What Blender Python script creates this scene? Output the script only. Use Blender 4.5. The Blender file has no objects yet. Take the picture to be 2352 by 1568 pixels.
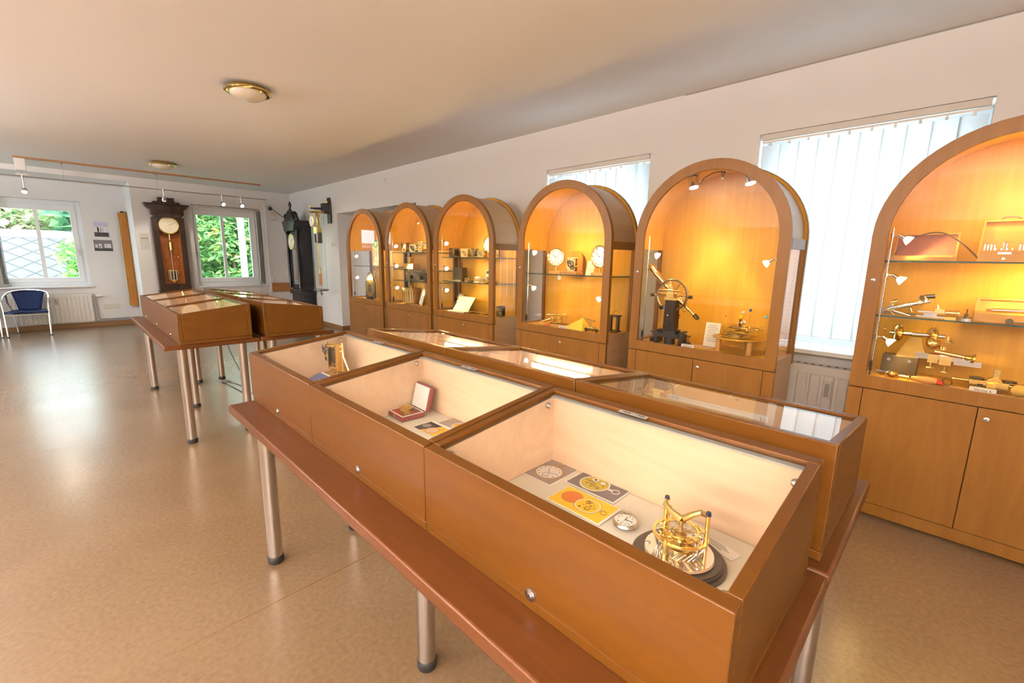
import bpy, bmesh, math, random
from mathutils import Vector, Matrix, Euler
PI = math.pi
S = bpy.context.scene
COL = S.collection
random.seed(7)

# ------------------------------------------------------------------ camera
CAM = Vector((0, 0, 1.375))
YAW, PIT, ROL = math.radians(-44.838), math.radians(-10.447), math.radians(0.961)
fw = Vector((math.sin(YAW)*math.cos(PIT), math.cos(YAW)*math.cos(PIT), math.sin(PIT)))
rt = fw.cross(Vector((0, 0, 1))).normalized(); up = rt.cross(fw)
r2 = rt*math.cos(ROL)+up*math.sin(ROL); u2 = up*math.cos(ROL)-rt*math.sin(ROL)
cd = bpy.data.cameras.new('camera'); cam = bpy.data.objects.new('camera', cd); COL.objects.link(cam)
cd.sensor_width = 36; cd.sensor_fit = 'HORIZONTAL'; cd.lens = 36*1021.6/2352
cd.clip_start = 0.02; cd.clip_end = 200
m = Matrix((r2, u2, -fw)).transposed().to_4x4(); m.translation = CAM
cam.matrix_world = m
S.camera = cam

# ------------------------------------------------------------------ world, sun, exposure
w = bpy.data.worlds.new('daylight'); S.world = w; w.use_nodes = True
bg = w.node_tree.nodes['Background']; bg.inputs[0].default_value = (0.74, 0.88, 1.0, 1); bg.inputs[1].default_value = 5.6
sd = bpy.data.lights.new('sun', 'SUN'); sd.energy = 6.0; sd.angle = 0.05; sd.color = (1, .96, .86)
so = bpy.data.objects.new('sun', sd); COL.objects.link(so); so.rotation_euler = (0.0, math.radians(38), 0)
S.view_settings.view_transform = 'Standard'; S.view_settings.look = 'None'
S.view_settings.exposure = 1.0; S.view_settings.gamma = 1.0; S.view_settings.use_curve_mapping = False
cy = S.cycles
cy.use_denoising = True; cy.max_bounces = 9; cy.diffuse_bounces = 4; cy.glossy_bounces = 4; cy.transmission_bounces = 6
cy.transparent_max_bounces = 40; cy.sample_clamp_indirect = 4.0; cy.caustics_reflective = False; cy.caustics_refractive = False
cy.use_adaptive_sampling = True; cy.adaptive_threshold = 0.02

WARM = (1.0, 0.66, 0.34)
def light(name, kind, loc, energy, color, size=0.03, rot=None, **k):
    d = bpy.data.lights.new(name, kind); d.energy = energy; d.color = color
    if kind == 'AREA':
        d.shape = 'RECTANGLE'; d.size, d.size_y = size
    else:
        d.shadow_soft_size = size
    for a, b in k.items(): setattr(d, a, b)
    o = bpy.data.objects.new(name, d); COL.objects.link(o); o.location = loc
    if rot: o.rotation_euler = rot
    return o
# added warm fill light near the ceiling behind the camera
light('ceiling_fill_light', 'POINT', (2.3, -1.3, 2.45), 18, (1, .74, .48), 0.12)
# added upward fill lights by the opposite wall, brightening the ceiling
for x in (-6.2, -2.4, .4, 3.0):
    light('upward_fill_light', 'AREA', (x, -2.9, 2.05), 300 if x < -5 else 265, (1, .93, .88) if x < -5 else (1, .87, .80), (.7, .16), (PI+.06, 0, 0))

# ------------------------------------------------------------------ materials
MATS = {}
def mat(name):
    m = bpy.data.materials.new(name); m.use_nodes = True; MATS[name] = m
    nt = m.node_tree; return m, nt, nt.nodes['Principled BSDF']
def plain(name, c, rough=.5, metal=0., spec=.5, emit=None, es=0, bump=0, bscale=60, coat=0):
    m, nt, b = mat(name)
    b.inputs['Base Color'].default_value = (*c, 1); b.inputs['Roughness'].default_value = rough
    b.inputs['Metallic'].default_value = metal; b.inputs['Specular IOR Level'].default_value = spec
    b.inputs['Coat Weight'].default_value = coat
    if emit: b.inputs['Emission Color'].default_value = (*emit, 1); b.inputs['Emission Strength'].default_value = es
    if bump:
        t = nt.nodes.new('ShaderNodeTexCoord'); n = nt.nodes.new('ShaderNodeTexNoise'); n.inputs['Scale'].default_value = bscale
        n.inputs['Detail'].default_value = 4
        bp = nt.nodes.new('ShaderNodeBump'); bp.inputs['Strength'].default_value = bump; bp.inputs['Distance'].default_value = .01
        nt.links.new(t.outputs['Object'], n.inputs['Vector']); nt.links.new(n.outputs['Fac'], bp.inputs['Height']); nt.links.new(bp.outputs['Normal'], b.inputs['Normal'])
    return m
def wood(name, c1, c2, scale=(4, 4, 40), rough=.36, spec=.26, dist=1.5, contrast=(.3, .75)):
    m, nt, b = mat(name); N = nt.nodes.new; L = nt.links.new
    t = N('ShaderNodeTexCoord'); mp = N('ShaderNodeMapping'); mp.inputs['Scale'].default_value = scale
    n = N('ShaderNodeTexNoise'); n.inputs['Scale'].default_value = 1; n.inputs['Detail'].default_value = 6; n.inputs['Roughness'].default_value = .6; n.inputs['Distortion'].default_value = dist
    n2 = N('ShaderNodeTexNoise'); n2.inputs['Scale'].default_value = 6; n2.inputs['Detail'].default_value = 3
    add = N('ShaderNodeMath'); add.operation = 'MULTIPLY_ADD'; add.inputs[1].default_value = .35
    rp = N('ShaderNodeValToRGB'); rp.color_ramp.elements[0].color = (*c1, 1); rp.color_ramp.elements[1].color = (*c2, 1)
    rp.color_ramp.elements[0].position, rp.color_ramp.elements[1].position = contrast
    L(t.outputs['Object'], mp.inputs['Vector']); L(mp.outputs['Vector'], n.inputs['Vector']); L(mp.outputs['Vector'], n2.inputs['Vector'])
    L(n2.outputs['Fac'], add.inputs[0]); L(n.outputs['Fac'], add.inputs[2])
    sub = N('ShaderNodeMath'); sub.operation = 'SUBTRACT'; sub.inputs[1].default_value = .17
    L(add.outputs[0], sub.inputs[0]); L(sub.outputs[0], rp.inputs['Fac']); L(rp.outputs['Color'], b.inputs['Base Color'])
    b.inputs['Roughness'].default_value = rough; b.inputs['Specular IOR Level'].default_value = spec
    return m
def glass(name, tint=(1, 1, 1), ior=1.45, refl=.8):
    m = bpy.data.materials.new(name); m.use_nodes = True; MATS[name] = m; nt = m.node_tree; nt.nodes.clear()
    N = nt.nodes.new; o = N('ShaderNodeOutputMaterial'); mx = N('ShaderNodeMixShader'); tr = N('ShaderNodeBsdfTransparent'); gl = N('ShaderNodeBsdfGlossy')
    tr.inputs[0].default_value = (*tint, 1); gl.inputs['Roughness'].default_value = 0.0; gl.inputs[0].default_value = (refl, refl, refl, 1)
    f = N('ShaderNodeFresnel'); f.inputs['IOR'].default_value = ior
    ge = N('ShaderNodeNewGeometry'); iv = N('ShaderNodeMath'); iv.operation = 'SUBTRACT'; iv.inputs[0].default_value = 1.0
    mu = N('ShaderNodeMath'); mu.operation = 'MULTIPLY'
    nt.links.new(ge.outputs['Backfacing'], iv.inputs[1]); nt.links.new(f.outputs[0], mu.inputs[0]); nt.links.new(iv.outputs[0], mu.inputs[1])
    nt.links.new(mu.outputs[0], mx.inputs[0]); nt.links.new(tr.outputs[0], mx.inputs[1]); nt.links.new(gl.outputs[0], mx.inputs[2]); nt.links.new(mx.outputs[0], o.inputs[0])
    return m

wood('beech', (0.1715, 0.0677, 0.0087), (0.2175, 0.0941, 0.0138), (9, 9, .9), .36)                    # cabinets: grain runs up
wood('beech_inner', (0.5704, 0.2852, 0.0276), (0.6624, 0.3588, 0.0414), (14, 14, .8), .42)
wood('beech_daylit', (0.3680, 0.2160, 0.1000), (0.4400, 0.2680, 0.1320), (9, 1.2, 9), .36)  # beech with the window light on shell and sides put into its colour
wood('case_wood', (0.0874, 0.0300, 0.0027), (0.1165, 0.0430, 0.0045), (1.2, 8, 8), .34)
wood('case_top', (0.3200, 0.1360, 0.0464), (0.4000, 0.1840, 0.0680), (1.2, 9, 9), .34)
wood('case_wood_lit', (.70, .48, .31), (.80, .58, .40), (1.4, 8, 8), .45)  # case wood with the tube light on its inner faces put into the colour
wood('table_wood', (0.0874, 0.0267, 0.0059), (0.1166, 0.0388, 0.0091), (1.2, 14, 14), .33)
wood('batten_wood', (0.3360, 0.1680, 0.0720), (0.4000, 0.2080, 0.0960), (8, 1, 8), .5)
wood('ebony', (.012, .007, .005), (.05, .026, .016), (12, 12, 2), .3)
wood('ebony_blue', (.008, .008, .01), (.02, .018, .018), (12, 12, 2), .22)
wood('walnut_burl', (.30, .075, .014), (.55, .17, .04), (7, 7, 3), .3, dist=4)
wood('orange_wood', (0.3360, 0.1360, 0.0200), (0.4400, 0.1920, 0.0320), (10, 10, .7), .4)
wood('box_wood', (.55, .27, .06), (.66, .35, .1), (2, 9, 9), .4)
plain('wall_paint', (.80, .785, .77), .9, spec=.2, bump=.06, bscale=90)
plain('ceiling_paint', (.85, .83, .815), .92, spec=.2)
plain('blind_cloth', (.78, .80, .72), .8)
plain('white_frame', (.86, .88, .9), .35)
plain('white_sill', (.86, .87, .88), .25)
plain('radiator', (.78, .75, .70), .4)
plain('pipe_grey', (.28, .28, .27), .45)
plain('plastic_cream', (.70, .66, .56), .45)
plain('plastic_white', (.85, .84, .82), .4)
plain('plastic_dark', (.03, .03, .032), .4)
plain('plastic_grey', (.33, .33, .32), .4)
plain('baseboard_wood', (.20, .09, .022), .5)
plain('chrome', (.82, .82, .83), .12, 1)
plain('steel_brushed', (.56, .52, .47), .32, 1)
plain('steel', (.66, .65, .63), .22, 1)
plain('dark_steel', (.16, .15, .14), .35, 1)
plain('brass', (.80, .56, .17), .2, 1)
plain('brass_bright', (.90, .70, .28), .13, 1)
plain('gold_plate', (.60, .34, .018), .36, .5)
plain('brass_dull', (.52, .37, .13), .35, 1)
plain('bronze_dark', (.10, .075, .04), .4, .7)
plain('gilt', (.70, .48, .10), .3, 1)
plain('black_iron', (.02, .018, .016), .4)
plain('black_rubber', (.012, .012, .012), .6)
plain('dial_white', (.86, .84, .78), .4)
plain('dial_cream', (.80, .72, .52), .4)
plain('ink', (.012, .012, .014), .5)
plain('paper', (.85, .83, .78), .6)
plain('paper_cream', (.80, .74, .60), .6)
plain('paper_yellow', (.85, .62, .06), .6)
plain('felt_cream', (.72, .68, .58), .9)
plain('cloth_red', (.65, .02, .012), .7)
plain('leather_red', (.22, .045, .045), .45)
plain('velvet_red', (.42, .06, .02), .8)
plain('satin_white', (.85, .83, .80), .5)
plain('leather_brown', (.30, .11, .075), .6, bump=.3, bscale=12)
plain('photo_grey', (.33, .28, .27), .35)
plain('photo_slate', (.17, .15, .17), .35)
plain('photo_yellow', (.88, .52, .012), .35)
plain('photo_orange', (.62, .16, .015), .35)
plain('photo_olive', (.52, .42, .06), .35)
plain('photo_brown', (.36, .22, .15), .35)
plain('photo_dark', (.02, .022, .03), .4)
plain('photo_blue', (.10, .16, .45), .4)
plain('photo_lilac', (.55, .55, .72), .4)
plain('photo_white', (.75, .73, .72), .4)
plain('pink_dial', (.74, .52, .38), .4)
plain('blue_weave', (.002, .012, .058), .55, spec=.2, bump=.5, bscale=220)
plain('planet_blue', (.02, .10, .42), .3)
plain('planet_cyan', (.2, .6, .68), .3)
plain('planet_white', (.8, .78, .72), .4)
plain('planet_red', (.55, .12, .02), .4)
plain('jewel_blue', (.004, .012, .06), .08)
plain('enamel_green', (.05, .3, .06), .3)
plain('copper', (.55, .2, .07), .3, .8)
plain('slate_disc', (.085, .078, .074), .28, .6)
plain('tape_grey', (.40, .40, .38), .6)
plain('headrail_paint', (.66, .62, .57), .5)
plain('roof_edge', (.20, .20, .21), .7)
plain('halogen', (1, .9, .7), .3, emit=(1, .84, .56), es=14)
plain('reflector_glow', (.9, .8, .6), .2, emit=(1, .80, .52), es=2.2)
plain('spot_glow', (1, .95, .85), .3, emit=(1, .93, .82), es=12)
plain('tube_glow', (1, .9, .8), .3, emit=(1, .79, .67), es=33)
glass('glass'); glass('glass_pale', (.97, .99, .98)); glass('glass_shelf', (.93, .97, .94)); glass('acrylic', (.95, .96, .95), 1.4)
plain('glass_edge', (.035, .085, .06), .15)
glass('lamp_glass', (.9, .85, .72), 1.5)
plain('lamp_bowl', (.72, .66, .54), .22)

def floor_material():
    m, nt, b = mat('linoleum'); N = nt.nodes.new; L = nt.links.new
    t = N('ShaderNodeTexCoord'); n = N('ShaderNodeTexNoise'); n.inputs['Scale'].default_value = 55; n.inputs['Detail'].default_value = 5
    n2 = N('ShaderNodeTexNoise'); n2.inputs['Scale'].default_value = 1.3; n2.inputs['Detail'].default_value = 3
    rp = N('ShaderNodeValToRGB'); rp.color_ramp.elements[0].color = (.187, .119, .061, 1); rp.color_ramp.elements[1].color = (.24, .160, .088, 1)
    rp.color_ramp.elements[0].position, rp.color_ramp.elements[1].position = .38, .62
    mx = N('ShaderNodeMath'); mx.operation = 'MULTIPLY_ADD'; mx.inputs[1].default_value = .5
    L(t.outputs['Object'], n.inputs['Vector']); L(t.outputs['Object'], n2.inputs['Vector'])
    L(n2.outputs['Fac'], mx.inputs[0]); 
    hf = N('ShaderNodeMath'); hf.operation = 'MULTIPLY'; hf.inputs[1].default_value = .5; L(n.outputs['Fac'], hf.inputs[0]); L(hf.outputs[0], mx.inputs[2])
    L(mx.outputs[0], rp.inputs['Fac'])
    # welded seams between the sheets
    L(rp.outputs['Color'], b.inputs['Base Color'])
    n3 = N('ShaderNodeTexNoise'); n3.inputs['Scale'].default_value = 2.2; n3.inputs['Detail'].default_value = 4
    mp = N('ShaderNodeMapping'); mp.inputs['Scale'].default_value = (1, .25, 1); L(t.outputs['Object'], mp.inputs['Vector']); L(mp.outputs['Vector'], n3.inputs['Vector'])
    mr = N('ShaderNodeMapRange'); mr.inputs['To Min'].default_value = .22; mr.inputs['To Max'].default_value = .30; L(n3.outputs['Fac'], mr.inputs['Value']); L(mr.outputs[0], b.inputs['Roughness'])
    b.inputs['Specular IOR Level'].default_value = 1.0
floor_material()
def leaf_material(name, cols):
    m, nt, b = mat(name); N = nt.nodes.new; L = nt.links.new
    g = N('ShaderNodeNewGeometry'); rp = N('ShaderNodeValToRGB'); e = rp.color_ramp.elements
    for i, (p, c) in enumerate(cols):
        x = e[i] if i < 2 else e.new(p)
        x.position = p; x.color = (*c, 1)
    L(g.outputs['Random Per Island'], rp.inputs['Fac']); L(rp.outputs['Color'], b.inputs['Base Color'])
    b.inputs['Roughness'].default_value = .5
    tr = N('ShaderNodeBsdfTranslucent'); L(rp.outputs['Color'], tr.inputs[0]); mx = N('ShaderNodeMixShader'); mx.inputs[0].default_value = .4
    o = [x for x in nt.nodes if x.type == 'OUTPUT_MATERIAL'][0]
    L(b.outputs[0], mx.inputs[1]); L(tr.outputs[0], mx.inputs[2]); L(mx.outputs[0], o.inputs[0])
leaf_material('leaves_bright', [(0, (.10, .30, .06)), (1, (.34, .62, .18)), (.4, (.17, .44, .09)), (.93, (.5, .7, .24))])
leaf_material('leaves_autumn', [(0, (.07, .20, .06)), (1, (.55, .40, .07)), (.40, (.15, .34, .11)), (.88, (.30, .46, .17))])
leaf_material('leaves_dark', [(0, (.03, .13, .07)), (1, (.16, .36, .14)), (.5, (.07, .24, .11))])
leaf_material('leaves_blossom', [(0, (.28, .44, .20)), (1, (.75, .60, .48)), (.5, (.5, .6, .36))])
def blind_material():
    m = bpy.data.materials.new('blind_fabric'); m.use_nodes = True; MATS['blind_fabric'] = m; nt = m.node_tree; nt.nodes.clear(); N = nt.nodes.new
    o = N('ShaderNodeOutputMaterial'); mx = N('ShaderNodeMixShader'); d = N('ShaderNodeBsdfDiffuse'); t = N('ShaderNodeBsdfTranslucent')
    d.inputs[0].default_value = (.6, .62, .62, 1); t.inputs[0].default_value = (.36, .375, .38, 1); mx.inputs[0].default_value = .6
    nt.links.new(d.outputs[0], mx.inputs[1]); nt.links.new(t.outputs[0], mx.inputs[2]); nt.links.new(mx.outputs[0], o.inputs[0])
blind_material()
def tile_roof():
    m, nt, b = mat('diamond_tiles'); N = nt.nodes.new; L = nt.links.new
    t = N('ShaderNodeTexCoord'); s = N('ShaderNodeSeparateXYZ'); L(t.outputs['Object'], s.inputs[0])
    def M(op, a, bb=None):
        n = N('ShaderNodeMath'); n.operation = op
        for i, v in enumerate((a, bb)):
            if v is None: continue
            if isinstance(v, (int, float)): n.inputs[i].default_value = v
            else: L(v, n.inputs[i])
        return n.outputs[0]
    u = M('MULTIPLY', s.outputs['Y'], 2.2); v = M('MULTIPLY', s.outputs['X'], 2.2)
    a = M('ABSOLUTE', M('SUBTRACT', M('FRACT', M('ADD', u, v)), .5)); c = M('ABSOLUTE', M('SUBTRACT', M('FRACT', M('SUBTRACT', u, v)), .5))
    g = M('GREATER_THAN', M('MAXIMUM', a, c), .455)
    mx = N('ShaderNodeMix'); mx.data_type = 'RGBA'; L(g, mx.inputs[0]); mx.inputs[6].default_value = (.062, .063, .070, 1); mx.inputs[7].default_value = (.012, .017, .016, 1)
    L(mx.outputs[2], b.inputs['Base Color']); b.inputs['Roughness'].default_value = .7
tile_roof()

# ------------------------------------------------------------------ mesh builder
class MB:
    def __init__(s, mx=None): s.bm = bmesh.new(); s.mi = 0; s.mats = []; s.mx = mx
    def use(s, name):
        if name not in s.mats: s.mats.append(name)
        s.mi = s.mats.index(name); return s
    def _add(s, vs, fs, smooth=False):
        V = [s.bm.verts.new(s.mx @ Vector(v) if s.mx else v) for v in vs]
        for f in fs:
            try:
                F = s.bm.faces.new([V[i] for i in f]); F.material_index = s.mi; F.smooth = smooth
            except ValueError: pass
        return s
    def box(s, x0, x1, y0, y1, z0, z1):
        v = [(x, y, z) for z in (z0, z1) for y in (y0, y1) for x in (x0, x1)]
        return s._add(v, [(0, 2, 3, 1), (4, 5, 7, 6), (0, 1, 5, 4), (2, 6, 7, 3), (0, 4, 6, 2), (1, 3, 7, 5)])
    def ob(s, c, size, rot=(0, 0, 0)):
        M = Matrix.Translation(c) @ Euler(rot).to_matrix().to_4x4(); a, b, d = [k/2 for k in size]
        v = [M @ Vector((x, y, z)) for z in (-d, d) for y in (-b, b) for x in (-a, a)]
        return s._add(v, [(0, 2, 3, 1), (4, 5, 7, 6), (0, 1, 5, 4), (2, 6, 7, 3), (0, 4, 6, 2), (1, 3, 7, 5)])
    def cyl(s, p0, p1, r0, r1=None, n=14, caps=True):
        p0, p1 = Vector(p0), Vector(p1); r1 = r0 if r1 is None else r1
        d = (p1-p0).normalized(); a = d.orthogonal().normalized(); b = d.cross(a)
        v = []
        for p, r in ((p0, r0), (p1, r1)):
            for i in range(n):
                t = 2*PI*i/n; v.append(p+(a*math.cos(t)+b*math.sin(t))*r)
        s._add(v, [(i, (i+1) % n, n+(i+1) % n, n+i) for i in range(n)], True)
        if caps:
            if r0 > 0: s._add(v[:n], [tuple(range(n))[::-1]])
            if r1 > 0: s._add(v[n:], [tuple(range(n))])
        return s
    def tube(s, pts, r, n=8, closed=False):
        P = [Vector(p) for p in pts]; rs = r if isinstance(r, (list, tuple)) else [r]*len(P)
        v = []; N = len(P); a = None
        for i, p in enumerate(P):
            if closed: d = (P[(i+1) % N]-P[i-1])
            else: d = P[min(i+1, N-1)]-P[max(i-1, 0)]
            d.normalize()
            if a is None: a = d.orthogonal().normalized()
            else:
                a = a-d*a.dot(d); a = a.normalized() if a.length > 1e-6 else d.orthogonal().normalized()
            b = d.cross(a)
            for k in range(n):
                t = 2*PI*k/n; v.append(p+(a*math.cos(t)+b*math.sin(t))*rs[i])
        f = []
        for i in range(N if closed else N-1):
            j = (i+1) % N
            for k in range(n): f.append((i*n+k, i*n+(k+1) % n, j*n+(k+1) % n, j*n+k))
        s._add(v, f, True)
        if not closed:
            s._add(v[:n], [tuple(range(n))[::-1]]); s._add(v[-n:], [tuple(range(n))])
        return s
    def lathe(s, prof, c=(0, 0, 0), axis=(0, 0, 1), n=24):
        c = Vector(c); d = Vector(axis).normalized(); a = d.orthogonal().normalized(); b = d.cross(a)
        v = []
        for r, z in prof:
            for i in range(n):
                t = 2*PI*i/n; v.append(c+d*z+(a*math.cos(t)+b*math.sin(t))*max(r, 1e-5))
        f = [(j*n+i, j*n+(i+1) % n, (j+1)*n+(i+1) % n, (j+1)*n+i) for j in range(len(prof)-1) for i in range(n)]
        return s._add(v, f, True)
    def prism(s, poly, a, b, plane='xz'):
        def P(u, v, t): return {'xz': (u, t, v), 'xy': (u, v, t), 'yz': (t, u, v)}[plane]
        n = len(poly); v = [P(x, y, a) for x, y in poly]+[P(x, y, b) for x, y in poly]
        return s._add(v, [tuple(range(n)), tuple(range(2*n-1, n-1, -1))]+[(i, n+i, n+(i+1) % n, (i+1) % n) for i in range(n)])
    def ring(s, outer, inner, a, b, plane='xz', closed=True):
        def P(u, v, t): return {'xz': (u, t, v), 'xy': (u, v, t), 'yz': (t, u, v)}[plane]
        n = len(outer)
        v = [P(*p, t) for t in (a, b) for q in (outer, inner) for p in q]
        f = []
        for i in range(n if closed else n-1):
            j = (i+1) % n
            f += [(i, j, n+j, n+i), (2*n+i, 3*n+i, 3*n+j, 2*n+j), (i, 2*n+i, 2*n+j, j), (n+i, n+j, 3*n+j, 3*n+i)]
        if not closed:
            for i in (0, n-1): f.append((i, n+i, 3*n+i, 2*n+i))
        return s._add(v, f)
    def sphere(s, c, r, n=14, sc=(1, 1, 1)):
        m = n//2; v = []; f = []
        for j in range(m+1):
            for i in range(n):
                t, p = 2*PI*i/n, PI*j/m
                v.append((c[0]+r*sc[0]*math.sin(p)*math.cos(t), c[1]+r*sc[1]*math.sin(p)*math.sin(t), c[2]+r*sc[2]*math.cos(p)))
        for j in range(m):
            for i in range(n): f.append((j*n+i, (j+1)*n+i, (j+1)*n+(i+1) % n, j*n+(i+1) % n))
        return s._add(v, f, True)
    def torus(s, c, R, r, axis=(0, 0, 1), n=28, k=8):
        c = Vector(c); d = Vector(axis).normalized(); a = d.orthogonal().normalized(); b = d.cross(a)
        return s.tube([c+(a*math.cos(2*PI*i/n)+b*math.sin(2*PI*i/n))*R for i in range(n)], r, k, True)
    def poly(s, pts): return s._add(pts, [tuple(range(len(pts)))])
    def text(s, body, size, mx, depth=.0004, align='CENTER'):
        cu = bpy.data.curves.new('text', 'FONT'); cu.body = body; cu.size = size; cu.extrude = depth; cu.align_x = align; cu.align_y = 'CENTER'; cu.resolution_u = 3
        o = bpy.data.objects.new('text', cu); COL.objects.link(o); bpy.context.view_layer.update()
        me = o.evaluated_get(bpy.context.evaluated_depsgraph_get()).to_mesh()
        s._add([mx @ v.co for v in me.vertices], [tuple(p.vertices) for p in me.polygons])
        o.to_mesh_clear(); bpy.data.objects.remove(o); bpy.data.curves.remove(cu)
        return s
    def gear(s, c, r, t, axis=(0, 0, 1), teeth=20, spokes=4):
        c = Vector(c); d = Vector(axis).normalized(); s.lathe([(r, -t/2), (r, t/2), (r*.8, t/2), (r*.8, -t/2), (r, -t/2)], c, d, 24)
        a = d.orthogonal().normalized(); b = d.cross(a)
        for i in range(spokes):
            q = 2*PI*i/spokes; e = a*math.cos(q)+b*math.sin(q); s.cyl(c, c+e*r*.85, t*.6, n=5, caps=False)
        for i in range(teeth):
            q = 2*PI*i/teeth; e = a*math.cos(q)+b*math.sin(q); s.cyl(c+e*r*.97, c+e*r*1.07, t*.45, t*.25, 4)
        s.cyl(c-d*t, c+d*t, r*.16, n=8)
        return s
    def build(s, name, material=None, parent=None, bevel=0, loc=None, seg=2):
        if material and not s.mats: s.mats = [material]
        bmesh.ops.remove_doubles(s.bm, verts=s.bm.verts, dist=1e-6)
        bmesh.ops.recalc_face_normals(s.bm, faces=s.bm.faces)
        me = bpy.data.meshes.new(name); s.bm.to_mesh(me); s.bm.free()
        for k in s.mats: me.materials.append(MATS[k])
        me.set_sharp_from_angle(angle=math.radians(38))
        o = bpy.data.objects.new(name, me); COL.objects.link(o)
        if parent: o.parent = parent
        if loc: o.location = loc
        if bevel:
            b = o.modifiers.new('edge', 'BEVEL'); b.width = bevel; b.segments = seg; b.limit_method = 'ANGLE'; b.angle_limit = math.radians(50)
        return o
def tag(o, label, cat, group=None, kind=None):
    if label: o['label'] = label
    if cat: o['category'] = cat
    if group: o['group'] = group
    if kind: o['kind'] = kind
    return o
def thing(name, label, cat, loc=(0, 0, 0), rz=0, group=None):
    o = bpy.data.objects.new(name, None); COL.objects.link(o); o.location = loc; o.rotation_euler = (0, 0, rz); o.empty_display_size = .05
    return tag(o, label, cat, group)
def structure(o, label=None):
    o['kind'] = 'structure'
    if label: o['label'] = label
    return o
def dup(o, parent=None):
    c = o.copy(); COL.objects.link(c)
    if parent: c.parent = parent
    for ch in o.children: dup(ch, c)
    return c
def arc(cx, cz, r, a0, a1, n): return [(cx+r*math.cos(a0+(a1-a0)*i/n), cz+r*math.sin(a0+(a1-a0)*i/n)) for i in range(n+1)]
def RX(a): return Matrix.Rotation(a, 4, 'X')
def RZ(a): return Matrix.Rotation(a, 4, 'Z')
T = Matrix.Translation
# text that stands upright and faces -Y
def facing(loc, rz=0): return T(loc) @ RZ(rz) @ RX(PI/2)

# ================================================================== THE ROOM
YW, XF, XA, ZC = 3.66, -10.5, -11.5, 2.68
b = MB(); b.box(-11.5, 4.2, -3.2, 4.0, -.1, 0); structure(b.build('floor', 'linoleum'))
b = MB(); b.box(-11.8, 4.4, -3.4, 4.0, ZC, ZC+.15); structure(b.build('ceiling', 'ceiling_paint'))
b = MB()
for x0, x1, z0, z1 in ((-11.8, -8.18, 0, ZC), (-8.18, -5.6, 2.145, ZC), (-5.6, -3.176, 0, ZC), (-3.176, -2.013, 0, .78), (-3.176, -2.013, 2.283, ZC),
                       (-2.013, -1.16, 0, ZC), (-1.16, 0, 0, .78), (-1.16, 0, 2.283, ZC), (0, 4.4, 0, ZC)): b.box(x0, x1, YW, YW+.34, z0, z1)
b.box(-8.18, -5.6, YW+.32, YW+.34, 0, 2.145); structure(b.build('wall_right', 'wall_paint'))
b = MB()
for y0, y1, z0, z1 in ((1.3, 1.87, 0, ZC), (1.87, 3.07, 0, .767), (1.87, 3.07, 2.31, ZC), (3.07, YW, 0, ZC)): b.box(XF-.3, XF, y0, y1, z0, z1)
b.box(XA, XF, 1.0, 1.3, 0, ZC); structure(b.build('wall_far', 'wall_paint'))
b = MB()
for y0, y1, z0, z1 in ((-3.4, -.8, 0, 2.6), (-.8, .37, 0, .767), (-.8, .37, 2.274, 2.6), (.37, 1.3, 0, 2.6)): b.box(XA-.3, XA, y0, y1, z0, z1)
structure(b.build('wall_alcove', 'wall_paint'))
b = MB(); b.box(XA-.3, XF, -3.4, 1.0, 2.6, ZC); structure(b.build('ceiling_alcove', 'ceiling_paint'))
b = MB()
ADDED_WINDOWS = ((-10.0, -9.05),)  # opening of an added window that lets in extra daylight
for x0, x1, z0, z1 in ((XA-.3, -10.0, 0, ZC), (-10.0, -9.05, 0, .3), (-10.0, -9.05, 2.45, ZC), (-9.05, 4.4, 0, ZC)): b.box(x0, x1, -3.5, -3.2, z0, z1)
structure(b.build('wall_left', 'wall_paint'))
b = MB(); b.box(4.2, 4.4, -3.2, YW, 0, ZC); structure(b.build('wall_back', 'wall_paint'))
b = MB(); b.box(XA, XA+.014, -3.2, .986, 0, .075); b.box(XA+.014, XF, .986, 1.0, 0, .075); b.box(XF, XF+.014, .986, YW, 0, .075); structure(b.build('baseboard_far', 'baseboard_wood'))
b = MB(); b.box(XF+.014, -8.18, YW-.014, YW, 0, .075); b.box(-8.18, -8.166, YW-.014, YW+.32, 0, .075); b.box(-8.166, -5.6, YW+.306, YW+.32, 0, .075)
b.box(-5.6, 4.2, YW-.014, YW, 0, .075); structure(b.build('baseboard_right', 'baseboard_wood'))
b = MB(); b.box(-1.75, 4.2, YW-.0025, YW, ZC-.007, ZC-.0005); structure(b.build('trim_1', 'pipe_grey'))      # fine dark joint under the ceiling
b = MB(); b.tube([(-1.762, .10, .0002), (-1.768, .35, .0002), (-1.776, .6, .0002), (-1.78, .8, .0002), (-1.785, 1.0, .0002)], [.0006, .0012, .0014, .0022, .0012], 5); structure(b.build('trim_3', 'baseboard_wood'))   # scuffed seam in the floor
b = MB().use('plastic_white'); b.box(XF, XF+.02, 3.14, 3.165, .9, 2.43); b.use('plastic_cream'); b.box(XF, XF+.022, 3.145, 3.16, .10, .88)
structure(b.build('trim_2'))                                                                                # cable duct beside the far window

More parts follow.
